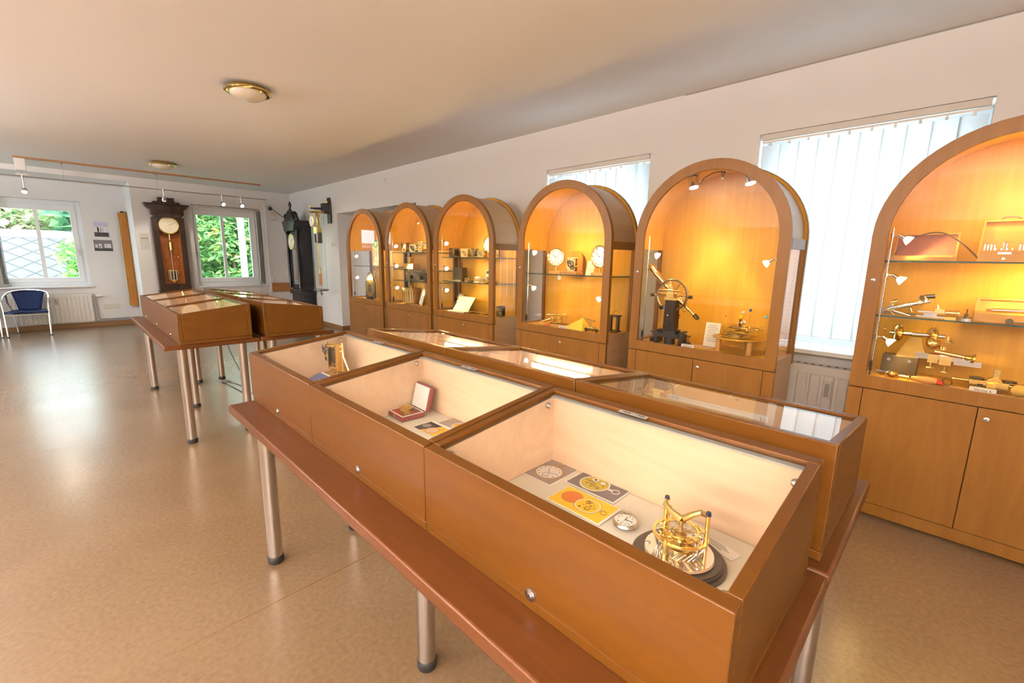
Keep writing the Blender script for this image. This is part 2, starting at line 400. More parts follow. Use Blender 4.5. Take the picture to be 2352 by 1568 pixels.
def window(name, loc, rz, w, h, gl, gr, gb, gt, mull, handle_x=None, sill=.06, inset=.13):
    r = bpy.data.objects.new(name, None); COL.objects.link(r); r.location = loc; r.rotation_euler = (0, 0, rz); structure(r)
    q = lambda d, e, f, g: [(d, f), (e, f), (e, g), (d, g)]
    b = MB(); b.ring(q(0, w, 0, h), q(gl*.55, w-(w-gr)*.55, gb*.5, h-(h-gt)*.5), inset, inset+.08); b.ring(q(gl*.5, w-(w-gr)*.5, gb*.45, h-(h-gt)*.45), q(gl, gr, gb, gt), inset-.02, inset+.06)
    b.build('frame', 'white_frame', r, .004)
    if mull:
        b = MB(); b.box(mull-.025, mull+.025, inset-.012, inset+.05, gb, gt); b.build('mullion', 'white_frame', r)
        for i, (x0, x1) in enumerate(((gl, mull-.025), (mull+.025, gr))):
            b = MB(); b.box(x0, x1, inset+.014, inset+.03, gb, gt); b.build('pane', 'glass_pale', r)
    else:
        b = MB(); b.box(gl, gr, inset+.014, inset+.03, gb, gt); b.build('pane', 'glass_pale', r)
    b = MB(); b.box(-.02, w+.02, -sill, inset, -.03, -.001); b.build('sill', 'white_sill', r, .004)
    if handle_x is not None:
        b = MB(); b.box(handle_x-.014, handle_x+.014, inset-.032, inset-.02, h*.40, h*.44); b.tube([(handle_x, inset-.03, h*.43), (handle_x, inset-.07, h*.43), (handle_x+.003, inset-.075, h*.36)], .011)
        b.build('handle', 'chrome', r)
    return r
window('window_1', (XF, 1.87, .767), PI/2, 1.2, 1.543, .085, 1.0, .15, 1.36, .515, .04)
window('window_2', (XA, -.8, .767), PI/2, 1.17, 1.507, .11, 1.02, .15, 1.33, .59, 1.075)
window('window_3', (-3.176, YW, .80), 0, 1.163, 1.483, .09, 1.073, .1, 1.39, None, sill=.10, inset=.22)
window('window_4', (-1.16, YW, .80), 0, 1.16, 1.483, .09, 1.07, .1, 1.39, None, sill=.10, inset=.22)
for k, (x0, x1) in enumerate(ADDED_WINDOWS): window('window_%d' % (5+k), (x1, -3.2, .3), PI, .95, 2.15, .07, .88, .08, 2.07, None)  # added unseen window, put in to brighten the far floor

# vertical blinds -----------------------------------------------------------------
def blind(label, x0, x1, ztop, zbot, n, odd=None):
    t = thing('vertical_blind', label, 'blind', (x0, YW+.02, zbot), 0, 'drawn vertical blinds')
    W, Hh = x1-x0, ztop-zbot
    b = MB(); b.box(.012, W-.012, -.018, .03, Hh-.042, Hh-.002); b.build('headrail', 'headrail_paint', t, .003)
    b = MB(); b.box(.012, W-.012, .0, .012, Hh-.060, Hh-.046); b.build('carrier_rail', 'plastic_white', t)
    sp = (W-.03)/n
    for i in range(n):
        cx = .015+sp*(i+.5); wv = sp*1.06; s = MB(); a = math.radians(7 if i != odd else -16)
        top = Hh-.075 if i != odd else Hh-.055
        for k in range(6):
            u0, u1 = -.5+k/6, -.5+(k+1)/6
            f = lambda u: (cx+u*wv*math.cos(a), .022+u*wv*math.sin(a)+.006*math.cos(u*PI))
            (ax, ay), (bx, by) = f(u0), f(u1)
            s._add([(ax, ay, 0), (bx, by, 0), (bx, by, top), (ax, ay, top)], [(0, 1, 2, 3)], True)
        o = s.build('slat', 'blind_fabric', t)
        b = MB(); b.box(cx-.007, cx+.007, .006, .02, top-.004, Hh-.055); b.build('slat_clip', 'plastic_white', o)
    b = MB(); b.tube([(.03+i*(W-.06)/20, .012, .006+.008*abs(math.sin(i*PI/2*1.0+.3))) for i in range(21)], .002, 5); b.tube([(.024, .0, .05), (.024, .0, Hh-.06)], .0022, 5); b.build('chain', 'plastic_white', t)
    return t
blind('white vertical blind closed behind the arched cabinet with the brass telescope', -1.16, 0, 2.283, .865, 10)
blind('white vertical blind with one slat turned, behind the arched cabinet with two clock dials', -3.176, -2.013, 2.283, .865, 10, odd=8)
def parked(label, x, y, z0, z1, side):
    t = thing('parked_blind', label, 'blind', (x, y, z0), 0, 'vertical blinds pushed aside at the far windows')
    b = MB(); b.box(-.02, .02, -.012 if side > 0 else -1.05, .08, z1-z0-.02, z1-z0-.002)
    b.build('headrail', 'headrail_paint', t)
    for i in range(6):
        s = MB(); yy = side*i*.012
        s.ob((0, yy, (z1-z0)/2-.01), (.11, .0018, z1-z0-.05), (0, 0, .12*side)); s.build('slat', 'blind_cloth', t)
    b = MB(); b.box(-.05, .05, -.012 if side > 0 else -.072, .072 if side > 0 else .012, .0, .022); b.build('bottom_weight', 'plastic_grey', t)
parked('blind slats parked against the frame of the window between pendulum clock and bumper board', XF-.06, 3.045, .79, 2.30, -1)
parked('blind slats parked at the side of the roof view window above the blue armchair', XA-.06, -.73, .79, 2.265, 1)

# radiators ------------------------------------------------------------------------
def radiator(label, loc, rz, w, h, ribs, meter, grille=True):
    t = thing('radiator', label, 'radiator', loc, rz, 'white panel radiators')
    b = MB(); b.box(0, w, .03, .10, 0, h-.012); b.box(-.004, w+.004, .026, .104, h-.055, h)
    for i in range(ribs):
        x = (i+.5)*w/ribs; b.prism([(x-w/ribs*.42, .031), (x-w/ribs*.30, .018), (x+w/ribs*.30, .018), (x+w/ribs*.42, .031)], .02, h-.06, 'xy')
    b.build('panel', 'radiator', t, .002)
    if grille:
        b = MB().use('radiator'); b.box(0, w, .10, .115, 0, h)
        for i in range(int(w/.045)): b.use('plastic_dark').box(.02+i*.045, .04+i*.045, .06, .09, h+.0002, h+.0012)
        b.build('top_grille', None, t)
    b = MB().use('plastic_cream'); b.box(meter[0]-.022, meter[0]+.022, .0, .019, meter[1]-.06, meter[1]+.06); b.use('plastic_grey'); b.box(meter[0]-.013, meter[0]+.013, -.002, .001, meter[1]-.045, meter[1]+.045)
    b.build('heat_meter', None, t)
    return t
ra = radiator('wide white radiator under the roof view window behind the blue armchair', (XA+.12, -.68, .10), PI/2, 1.02, .53, 18, (.54, .39))
b = MB(); b.tube([(1.02, .07, .47), (1.07, .07, .47), (1.07, .07, .44), (1.075, .07, .05), (1.1, .07, .03), (1.66, .07, .03)], .010); b.tube([(1.03, .07, .0), (1.66, .07, .0)], .010); b.build('pipe', 'pipe_grey', ra)
b = MB(); b.cyl((1.07, .07, .47), (1.18, .07, .475), .022, .02); b.build('thermostat_head', 'plastic_white', ra)
rb = radiator('white radiator under the tree view window behind the sloping glass cases', (XF+.12, 1.95, .12), PI/2, .98, .52, 16, (.5, .35))
b = MB(); b.cyl((1.0, .07, .45), (1.07, .07, .45), .03, .034, 12); b.build('thermostat_head', 'plastic_white', rb)
radiator('white ribbed radiator between the telescope cabinet and the lathe cabinet', (-1.12, YW-.125, .12), 0, 1.1, .575, 14, (.588, .425))
radiator('white ribbed radiator hidden behind the cabinet with two clock dials', (-3.14, YW-.125, .12), 0, 1.1, .575, 14, (.55, .40))

# ================================================================== OUTSIDE
def tree(name, label, c, blobs, n, leaf, lm, trunk=None):
    t = thing(name, label, 'tree', c)
    vs, fs = [], []
    for i in range(n):
        bx, by, bz, br = random.choice(blobs)
        d = Vector((random.gauss(0, 1), random.gauss(0, 1), random.gauss(0, 1))).normalized()*br*(random.random()**.35)
        p = Vector((bx, by, bz))+d; e = Euler((random.uniform(-.9, .9), random.uniform(-.9, .9), random.uniform(0, 6.3))).to_matrix()
        s = leaf*random.uniform(.6, 1.25); k = len(vs)
        for q in ((-s*.4, 0, 0), (0, -s, -.15*s), (s*.4, 0, 0), (0, s, -.1*s)): vs.append(p+e @ Vector(q))
        fs.append((k, k+1, k+2, k+3))
    me = bpy.data.meshes.new('foliage'); me.from_pydata(vs, [], fs); me.materials.append(MATS[lm])
    o = bpy.data.objects.new('foliage', me); COL.objects.link(o); o.parent = t
    b = MB(); b.cyl((0, 0, -3.2), (0, 0, blobs[0][2]+.5), .16, .06, 10); b.build('trunk', 'bronze_dark', t)
R = random.uniform
tree('walnut_tree', 'green and yellowing walnut tree filling the window beside the pendulum clock', (-15.2, 3.6, 0),
     [(R(-.5, .7), R(-1.9, 2.0), R(-.8, 3.0), R(.5, .8)) for i in range(30)], 15000, .12, 'leaves_autumn')
tree('dark_conifer', 'dark green tree in the gaps behind the walnut tree', (-17.5, 4.2, 0), [(R(-.4, .4), R(-3.4, 3.2), R(-1.6, 4.2), R(.8, 1.2)) for i in range(34)], 5000, .32, 'leaves_dark')
tree('bright_bush', 'bright light green bush beside the diamond tiled roof', (-14.0, .42, 0), [(R(-.35, .35), R(-.30, .9), R(-.2, 2.0), R(.26, .42)) for i in range(34)], 7500, .10, 'leaves_bright')
tree('blossoming_tree', 'pale blossoming tree showing over the tiled roof ridge', (-20.5, -1.0, 0), [(R(-.5, .5), R(-2.2, 1.6), R(.8, 2.8), R(.6, .9)) for i in range(24)], 5000, .17, 'leaves_blossom')
tree('distant_tree', 'dark bluish tree in the distance above the pale blossoming tree', (-24.5, -.9, 0), [(R(-.6, .6), R(-3.2, 3.2), R(1.0, 4.6), R(.8, 1.2)) for i in range(26)], 4200, .3, 'leaves_dark')
t = thing('neighbour_roof', 'pale grey neighbour roof of diamond tiles seen through the window', 'roof', (-17.0, -.9, 1.86))
b = MB(); b.box(0, 4.6, -3.6, 1.9, -.06, 0); o = b.build('tiles', 'diamond_tiles', t); o.rotation_euler = (0, math.radians(33), 0)
b = MB(); b.tube([(0, -3.6, .01), (0, 1.9, .01)], .05, 10); b.box(-.02, .28, -3.6, 1.9, -.02, .012); o = b.build('ridge', 'roof_edge', t); o.rotation_euler = (0, math.radians(33), 0)
b = MB(); b.box(-3, 0.0, -3.6, 1.9, -5, -.35); b.build('gable_wall', 'roof_edge', t)
t = thing('white_post', 'white post standing outside the window in front of the walnut tree', 'post', (-12.3, 3.14, -3)); b = MB(); b.box(-.03, .03, -.065, .065, 0, 6.4); b.build('shaft', 'plastic_white', t)
b = MB(); b.box(-40, -11.9, -25, 25, -3.3, -3.2); structure(b.build('garden_ground', 'leaves_dark'))

# ================================================================== CEILING
def dome(label, x, y):
    t = thing('ceiling_lamp', label, 'ceiling lamp', (x, y, ZC), 0, 'flush ceiling lamps')
    b = MB(); b.lathe([(.0, 0), (.125, 0), (.135, -.035), (.0, -.035)], n=40); b.build('base', 'brass', t)
    b = MB(); b.lathe([(.168, -.032), (.170, -.040), (.160, -.047), (.124, -.047), (.120, -.040), (.124, -.033), (.168, -.032)], n=48); b.build('rim', 'brass_bright', t)
    b = MB(); b.lathe([(.128, -.044)]+[(.128*math.cos(a), -.046-.055*math.sin(a)) for a in [i*PI/2/9 for i in range(1, 10)]], n=48); b.build('glass_bowl', 'lamp_bowl', t)
    for k in range(3):
        a = 2*PI*k/3+.4; b = MB(); b.cyl((.142*math.cos(a), .142*math.sin(a), -.044), (.142*math.cos(a), .142*math.sin(a), -.06), .008, .006, 10); b.build('screw_knob', 'brass_bright', t)
dome('brass rimmed glass ceiling lamp above the aisle beside the display tables', -4.2, 1.21)
dome('brass rimmed glass ceiling lamp close to the wooden ceiling batten', -8.45, 1.22)
t = thing('ceiling_batten', 'long thin wooden batten fixed along the ceiling near the windows', 'batten', (-9.55, 0, ZC)); b = MB(); b.box(-.03, .03, -.30, 2.82, -.022, 0); b.build('strip', 'batten_wood', t)
b = MB(); b.box(-.0305, .0305, 1.24, 1.245, -.0222, 0); b.build('joint', 'ink', t)
t = thing('transformer_box', 'white transformer box hanging under the end of the wooden ceiling batten', 'box', (-9.62, -.24, ZC)); b = MB(); b.box(-.04, .06, -.055, .055, -.18, -.001); b.build('housing', 'plastic_white', t, .006)
t = thing('spotlight_track', 'thin metal spotlight track hung on wires below the ceiling batten', 'track light', (-9.6, 0, 2.42))
b = MB(); b.tube([(0, -1.4, 0), (0, 1.42, 0)], .008, 6); b.tube([(0, 1.42, 0), (0, 2.94, .0)], .008, 6); b.build('rail', 'steel_brushed', t)
for y in (-.24, .18, 1.28, 2.42):
    b = MB(); zt = .24 if y > -.2 else .077; b.tube([(0, y, .0), (0, y, zt)], .0022, 5); b.lathe([(0, zt+.018), (.016, zt+.018), (.02, zt), (.006, zt-.015), (0, zt-.015)], (0, y, 0), n=12) if y > -.2 else None; b.build('suspension_wire', 'steel_brushed', t)
b = MB(); b.tube([(0, 1.42, 0), (.015, 1.46, .012), (.02, 1.5, -.02), (0, 1.54, 0)], .003, 5); b.build('loop_cable', 'steel_brushed', t)
def spot(label, y, dirn, long=False):
    t = thing('track_spotlight', label, 'spotlight', (-9.6, y, 2.412), 0, 'spotlights on the hanging track')
    d = Vector(dirn).normalized(); L = .12 if not long else .17
    b = MB(); b.cyl((0, 0, -.012), (0, 0, .02), .014, n=10)
    if long: b.box(-.02, .02, -.06, .06, .02, .045)
    b.cyl((0, 0, -.01), (0, 0, -L), .008, n=8); b.build('stem', 'steel', t)
    p = Vector((0, 0, -L-.01))
    b = MB(); b.cyl(p-d*.03, p+d*.035, .022, .034, 16, True); b.build('head', 'steel', t)
    b = MB(); b.cyl(p+d*.0355, p+d*.041, .030, .028, 16); b.build('bulb', 'spot_glow', t)
    light('track_spot_light', 'SPOT', Vector((-9.6, y, 2.412))+p+d*.06, 10, (1, .90, .74), .02, d.to_track_quat('-Z', 'Y').to_euler(), spot_size=1.5, spot_blend=.6)
spot('long stemmed track spotlight under the transformer box, in front of the roof view window', -.24, (.45, -.1, -.6), True)
spot('small track spotlight aimed down at the carved wall clock', 1.35, (-.55, .05, -.8))
spot('small lit track spotlight beside the loop near the tree view window', 2.19, (.62, .30, -.45))
spot('small lit track spotlight last on the hanging track, closest to the corner', 2.49, (.62, .22, -.45))
t = thing('wall_hook', 'small wire hook sticking out high on the white wall above the arched cabinets', 'hook', (-6.38, YW, 2.52)); b = MB(); b.tube([(0, 0, .03), (0, -.03, .025), (0, -.045, 0), (0, -.03, -.03), (0, -.018, -.03)], .0035, 6); b.build('wire', 'steel_brushed', t)

# ================================================================== CHAIRS
def chair(label, x, y, rz):
    t = thing('armchair', label, 'chair', (x, y, 0), rz, 'blue woven armchairs')   # faces local +x
    for s in (-1, 1):
        b = MB(); b.tube([(.27, s*.245, .004), (.235, s*.25, .25), (.20, s*.255, .44), (.185, s*.265, .56), (.15, s*.265, .60), (.05, s*.262, .635), (-.10, s*.24, .68), (-.20, s*.17, .712), (-.235, s*.08, .724), (-.24, 0, .727)], .0135, 10)
        b.build('arm_tube', 'chrome', t)
        b = MB(); b.tube([(-.27, s*.19, .004), (-.24, s*.20, .25), (-.20, s*.215, .40), (-.17, s*.245, .52), (-.12, s*.245, .66)], .0125, 10); b.build('rear_leg', 'chrome', t)
        for fx, fy in ((.271, s*.245), (-.271, s*.19)):
            b = MB(); b.cyl((fx, fy, 0), (fx, fy, .014), .0165, n=12); b.build('foot_cap', 'black_rubber', t)
    b = MB(); b.tube([(.215, -.25, .345), (.215, .25, .345)], .0095, 8); b.tube([(-.22, -.205, .33), (-.22, .205, .33)], .0095, 8)
    for s in (-1, 1): b.tube([(.215, s*.25, .345), (-.22, s*.205, .33)], .0095, 8)
    b.build('stretcher', 'chrome', t)
    b = MB(); n = 12
    for i in range(n):
        x0, x1 = -.19+.42*i/n, -.19+.42*(i+1)/n; f = lambda x: .405-.012*math.sin((x+.19)/.42*PI)
        g = lambda x: .20+.045*min(1, (x+.19)/.2)
        b._add([(x0, -g(x0), f(x0)), (x1, -g(x1), f(x1)), (x1, g(x1), f(x1)), (x0, g(x0), f(x0))], [(0, 1, 2, 3)], True)
    b.tube([(.235, -.245, .395), (.24, 0, .393), (.235, .245, .395)], .015, 10)
    o = b.build('seat', 'blue_weave', t); md = o.modifiers.new('thick', 'SOLIDIFY'); md.thickness = .012
    b = MB()
    for i in range(10):
        for k in range(8):
            def P(u, v):
                w = .135+.045*v+.02*v*v; y = (u-.5)*2*w
                return (-.19-.055*v-.035*(1-(2*u-1)**2)*v, y, .40+.315*v-.012*abs(2*u-1)**2*v)
            u0, u1, v0, v1 = k/8, (k+1)/8, i/10, (i+1)/10
            b._add([P(u0, v0), P(u1, v0), P(u1, v1), P(u0, v1)], [(0, 1, 2, 3)], True)
    o = b.build('backrest', 'blue_weave', t); md = o.modifiers.new('thick', 'SOLIDIFY'); md.thickness = .014
chair('blue woven armchair with shiny tubular frame in front of the wide radiator', -10.97, -.47, math.radians(-4))
chair('blue woven armchair mostly cut off by the edge of the photo, beside its twin', -11.0, -1.06, math.radians(4))

# ================================================================== THINGS ON THE FAR WALLS
def photo_panel(label, y0, y1, z0, z1, rects):
    t = thing('photo_print', label, 'picture', (XA, (y0+y1)/2, (z0+z1)/2), PI/2, 'photo prints beside the roof view window')
    W, H = (y1-y0)/2, (z1-z0)/2
    b = MB().use('paper'); b.box(-W, W, -.008, 0, -H, H)
    for (a, c, d, e, mname) in rects: b.use(mname).box(-W+2*W*a, -W+2*W*c, -.0092-.0004*len(b.mats), -.008, -H+2*H*d, -H+2*H*e)
    b.build('sheet', None, t)
photo_panel('upper photo print of a pale empty room beside the roof view window', .505, .715, 1.66, 1.945,
            [(.02, .98, .02, .98, 'photo_lilac'), (.02, .98, .02, .30, 'photo_dark'), (.03, .97, .30, .66, 'photo_white'), (.25, .34, .32, .62, 'photo_dark'), (.44, .5, .33, .6, 'photo_slate'), (.56, .66, .33, .62, 'photo_lilac')])
photo_panel('lower wide photo print of a dim room beside the roof view window', .475, .745, 1.40, 1.61,
            [(.02, .98, .02, .98, 'photo_slate'), (.02, .98, .02, .25, 'photo_dark'), (.08, .2, .3, .6, 'photo_white'), (.26, .42, .25, .65, 'photo_white'), (.3, .36, .3, .5, 'photo_dark'), (.55, .9, .3, .65, 'photo_white'), (.62, .7, .3, .55, 'photo_lilac')])
t = thing('socket_strip', 'beige triple wall socket under the two photo prints', 'socket', (XA, .61, .362), PI/2)
b = MB(); b.box(-.115, .115, -.012, 0, -.04, .04); b.build('plate', 'plastic_cream', t, .004)
for k in (-1, 0, 1):
    b = MB().use('plastic_cream'); b.lathe([(.03, -.013), (.027, -.013), (.026, -.004), (0, -.004)], (k*.073, 0, 0), (0, 1, 0), 20); b.use('ink'); b.box(k*.073-.008, k*.073-.005, -.0052, -.004, -.003, .003); b.box(k*.073+.005, k*.073+.008, -.0052, -.004, -.003, .003)
    o = b.build('socket', None, t)
t = thing('tall_wooden_case', 'tall narrow orange wooden case hung on the wall beside the photo prints', 'case', (XA, .945, 0), PI/2)
b = MB(); b.box(-.075, .035, -.16, -.02, .37, 2.12); b.build('body', 'orange_wood', t, .004)
b = MB(); b.box(.035, .05, -.17, -.015, .355, 2.14); b.build('side_board', 'orange_wood', t, .003)
b = MB(); b.box(-.088, -.076, -.14, -.03, .42, 2.09); b.build('edge_strip', 'plastic_cream', t)
b = MB(); b.prism([(-.04, 2.12), (.02, 2.12), (.015, 2.145), (-.03, 2.15)], -.14, -.05); b.build('top_piece', 'ink', t)
for z in (.72, 1.72):
    b = MB(); b.cyl((.034, -.165, z), (.034, -.175, z), .006, n=8); b.tube([(.03, -.17, z), (-.01, -.172, z)], .003, 5); b.build('hook', 'dark_steel', t)
b = MB(); b.box(.0505, .056, -.12, -.08, 1.30, 1.56); b.tube([(.053, -.12, 1.45), (.053, -.16, 1.46)], .004, 6); b.build('latch', 'steel', t)
t = thing('notice_holder', 'clear acrylic notice holder screwed to the pier beside the carved wall clock', 'sign', (XF, 1.12, 1.585), PI/2)
b = MB(); b.box(-.062, .062, -.010, -.006, -.145, .145); b.build('acrylic_plate', 'acrylic', t)
b = MB(); b.box(-.055, .055, -.005, -.003, -.14, .14); b.build('sheet', 'paper', t)
for z in (.11, -.11):
    b = MB(); b.cyl((0, 0, z), (0, -.014, z), .006, n=10); b.build('screw', 'dark_steel', t)
b = MB(); b.box(-.052, .052, -.0125, -.0105, .055, .064); b.build('ledge', 'dark_steel', t)

def dial_marks(b, c, r, axis='y-', numerals=True, hands=((.55, 40), (.8, 300)), tick='ink', n=12, wid=1.0, off=.0005):
    # thin marks standing just proud of a dial that faces -Y, centred on c
    x, y, z = c; b.use(tick)
    for i in range(n):
        a = 2*PI*i/n; s, k = math.sin(a), math.cos(a)
        b.ob((x+s*r*.82, y-off, z+k*r*.82), (r*.055*wid, .0006, r*.2), (0, a, 0))
        if numerals and i % 3: b.ob((x+math.sin(a+.09)*r*.82, y-off, z+math.cos(a+.09)*r*.82), (r*.03*wid, .0006, r*.2), (0, a+.09, 0))
    for L, dg in hands:
        a = math.radians(dg); b.ob((x+math.sin(a)*r*L*.42, y-off*3, z+math.cos(a)*r*L*.42), (r*.045, .0008, r*L), (0, a, 0))
    b.cyl((x, y, z), (x, y-off*5, z), r*.06, n=10)
    return b

# carved regulator clock on the pier (faces +x: built facing -Y, turned)
t = thing('regulator_wall_clock', 'tall carved dark wall clock with cream dial and mercury pendulum on the far pier', 'clock', (XF, 1.475, 0), PI/2)
b = MB(); b.box(-.235, .235, -.02, 0, .68, 2.02); b.box(-.235, -.215, -.16, 0, .68, 2.02); b.box(.215, .235, -.16, 0, .68, 2.02); b.box(-.235, .235, -.16, 0, .68, .72); b.build('carcass', 'ebony', t, .003)
b = MB(); b.box(-.213, .213, -.022, -.0205, .74, 1.98); b.build('back_board', 'walnut_burl', t)
q = lambda d, e, f, g: [(d, f), (e, f), (e, g), (d, g)]
n = 24; inn = [(-.150, .83), (.150, .83)]+arc(0, 1.885, .155, -.25, PI+.25, n); out = [(-.235, .68), (.235, .68), (.235, 1.75)]+[(.235, 1.85), (.235, 2.02)]+[(.235-.47*i/16, 2.02) for i in range(1, 16)]+[(-.235, 2.02), (-.235, 1.9)]
out = [(-.235, .70), (.235, .70)]+[(.235, 1.80+.22*i/6) for i in range(6)]+[(.235-.47*i/(n-12), 2.02) for i in range(n-11)]+[(-.235, 2.02-.22*(i+1)/6) for i in range(6)]
b = MB(); b.ring(out[:len(inn)], inn, -.19, -.162); b.build('door_frame', 'ebony', t, .003)
b = MB(); b.prism([(-.152, .825), (.152, .825), (.158, 1.9), (.1, 2.0), (-.1, 2.0), (-.158, 1.9)], -.172, -.169); b.build('door_glass', 'glass', t)
b = MB(); b.prism([(-.20, 2.02), (.20, 2.02), (.21, 2.05), (.24, 2.07), (.24, 2.15), (.30, 2.20), (.31, 2.235), (-.31, 2.235), (-.30, 2.20), (-.24, 2.15), (-.24, 2.07), (-.21, 2.05)], -.20, 0)
b.box(-.33, .33, -.235, 0, 2.235, 2.255); b.build('cornice', 'ebony', t, .004)
b = MB()
for k in range(5): b.box(-.17+k*.085-.03, -.17+k*.085+.03, -.208, -.2, 2.085, 2.135)
b.build('carved_frieze', 'ebony', t, .006)
b = MB(); b.prism([(-.2, 2.255), (.2, 2.255), (.2, 2.285), (.17, 2.30), (.14, 2.285), (.12, 2.32), (.10, 2.345), (-.10, 2.345), (-.12, 2.32), (-.14, 2.285), (-.17, 2.30), (-.2, 2.285)], -.18, -.02)
b.box(-.12, .12, -.2, -.02, 2.345, 2.362); b.build('crest', 'ebony', t, .003)
b = MB(); b.prism([(-.20, 1.985), (-.12, 1.985), (-.20, 1.92)], -.195, -.188); b.prism([(.20, 1.985), (.12, 1.985), (.20, 1.92)], -.195, -.188); b.build('spandrel', 'ebony', t, .004)
b = MB(); b.prism([(-.26, .70), (.26, .70), (.24, .66), (.15, .63), (-.15, .63), (-.24, .66)], -.2, 0); b.tube([(-.22, -.1, .66), (-.26, -.12, .62), (-.30, -.14, .63)], .014, 8); b.build('base', 'ebony', t, .004)
b = MB().use('dial_cream'); b.cyl((0, -.14, 1.885), (0, -.132, 1.885), .146, n=40); dial_marks(b, (0, -.14, 1.83), .055, hands=((.6, 130),), numerals=False); dial_marks(b, (0, -.14, 1.94), .045, hands=((.8, 110),), numerals=False, wid=.5)
b.use('ink'); b.ob((.045, -.1425, 1.905), (.11, .001, .004), (0, -.42, 0)); b.build('dial', None, t)
b = MB(); b.torus((0, -.142, 1.885), .15, .010, (0, 1, 0), 44, 8); b.build('dial_bezel', 'gilt', t)
b = MB(); b.cyl((.0, -.10, 1.58), (.0, -.10, 1.44), .034, n=20); b.cyl((0, -.10, 1.62), (0, -.10, 1.58), .022, .008, 12); b.tube([(0, -.1, 1.62), (0, -.1, 1.74)], .004, 6); b.build('weight', 'brass_bright', t)
pn = MB(); pn.tube([(0, -.07, 1.74), (0, -.07, 1.06)], .004, 6); p = pn.build('pendulum', 'steel_brushed', t)
for k in (-.045, 0, .045):
    b = MB(); b.cyl((k, -.07, .90), (k, -.07, 1.06), .017, n=14); b.build('mercury_jar', 'steel', p)
b = MB(); b.box(-.072, .072, -.085, -.055, 1.06, 1.075); b.prism([(-.072, .90), (.072, .90), (.03, .875), (0, .84), (-.03, .875)], -.085, -.055); b.box(-.072, -.064, -.08, -.06, .9, 1.06); b.box(.064, .072, -.08, -.06, .9, 1.06); b.build('jar_stirrup', 'brass_bright', p)

t = thing('bumper_board', 'plain wooden bumper board fixed low in the corner beside the black longcase clock', 'board', (XF, 3.17, .60), PI/2); b = MB(); b.box(0, .485, -.025, 0, 0, .19); b.build('board', 'case_top', t, .003)
b = MB(); b.box(-.03, .0, -.03, 0, -.01, .20); b.build('end_strip', 'plastic_white', t)
t = thing('surveillance_camera', 'small grey tube camera high on the corner wall with black cable', 'camera', (XF, 3.24, 2.36), PI/2)
b = MB(); b.cyl((0, 0, 0), (0, -.02, 0), .04, n=18); b.cyl((0, -.02, 0), (-.02, -.13, -.03), .045, .042, 20); b.build('housing', 'plastic_grey', t)
b = MB(); b.cyl((-.02, -.131, -.0303), (-.021, -.137, -.032), .036, n=18); b.build('lens', 'ink', t)
b = MB(); b.tube([(.03, -.06, -.03), (.10, -.12, -.10), (.17, -.30, -.20), (.21, -.5, -.235), (.24, -.62, -.20), (.25, -.75, -.17)], .006, 6); b.build('cable', 'ink', t)
t = thing('motion_sensor', 'small cream sensor box on the corner wall under the tube camera', 'sensor', (XF, 3.30, 2.17), PI/2); b = MB(); b.prism([(-.05, -.07), (.05, -.07), (.05, .07), (-.05, .07)], -.03, 0); b.prism([(-.035, -.05), (.035, -.05), (.03, .03), (-.03, .03)], -.045, -.03); b.build('cover', 'plastic_cream', t, .006)
b = MB(); b.cyl((0, 0, .065), (0, -.035, .085), .022, .016, 12); b.build('swivel', 'gilt', t)
t = thing('junction_box', 'small white junction box at the foot of the cable duct', 'box', (XF, 3.175, .86), PI/2); b = MB(); b.box(-.035, .045, -.035, 0, -.06, .06); b.build('cover', 'plastic_white', t, .006)
t = thing('surface_socket', 'white surface socket on the corner wall half hidden by the black longcase clock', 'socket', (XF, 3.52, .97), PI/2); b = MB(); b.box(-.04, .04, -.04, 0, -.04, .04); b.build('cover', 'plastic_white', t, .006)

# black longcase clock against the right wall, faces -Y
t = thing('longcase_clock', 'tall black longcase clock with white dial standing in the corner', 'clock', (-9.64, YW-.02, 0))
b = MB(); b.box(-.28, .28, -.235, 0, .68, 2.04); b.box(-.30, .30, -.25, 0, 0, .66); b.prism([(-.325, .60), (.325, .60), (.325, .66), (.29, .70), (-.29, .70), (-.325, .66)], -.285, 0); b.box(-.32, .32, -.27, 0, 0, .09); b.build('carcass', 'ebony_blue', t, .004)
b = MB(); b.box(.285, .30, -.21, -.03, .76, 1.95); b.ring(q(-.21, -.02, .12, .55), q(-.18, -.05, .16, .51), .30, .312, 'yz'); b.build('side_panel', 'ebony_blue', t, .004)
b = MB(); b.ring(q(-.26, .26, .72, 1.86), q(-.19, .19, .80, 1.80), -.262, -.235); b.build('door_frame', 'ebony_blue', t, .004)
b = MB(); b.box(-.192, .192, -.25, -.246, .798, 1.802); b.build('door_glass', 'glass', t)
b = MB(); b.box(-.19, .19, -.2352, -.2345, .8, 1.8); b.build('inner_board', 'plastic_grey', t)
for s in (-1, 1):
    b = MB(); b.lathe([(0, .72), (.032, .72), (.032, .76), (.022, .79), (.026, 1.2), (.020, 1.72), (.026, 1.76), (.020, 1.80), (.036, 1.84), (.036, 1.88), (0, 1.88)], (s*.265, -.28, 0), n=16); b.build('column', 'ebony_blue', t)
b = MB(); b.prism([(-.27, 1.86), (.27, 1.86), (.28, 1.92), (.31, 1.97), (.34, 2.03), (.36, 2.06), (-.36, 2.06), (-.34, 2.03), (-.31, 1.97), (-.28, 1.92)], -.34, 0); b.build('cornice', 'ebony_blue', t, .004)
b = MB(); b.prism([(-.26, 2.06), (.26, 2.06)]+arc(0, 2.06, .2, .3, PI-.3, 10), -.32, -.2); b.build('pediment', 'ebony_blue', t, .004)
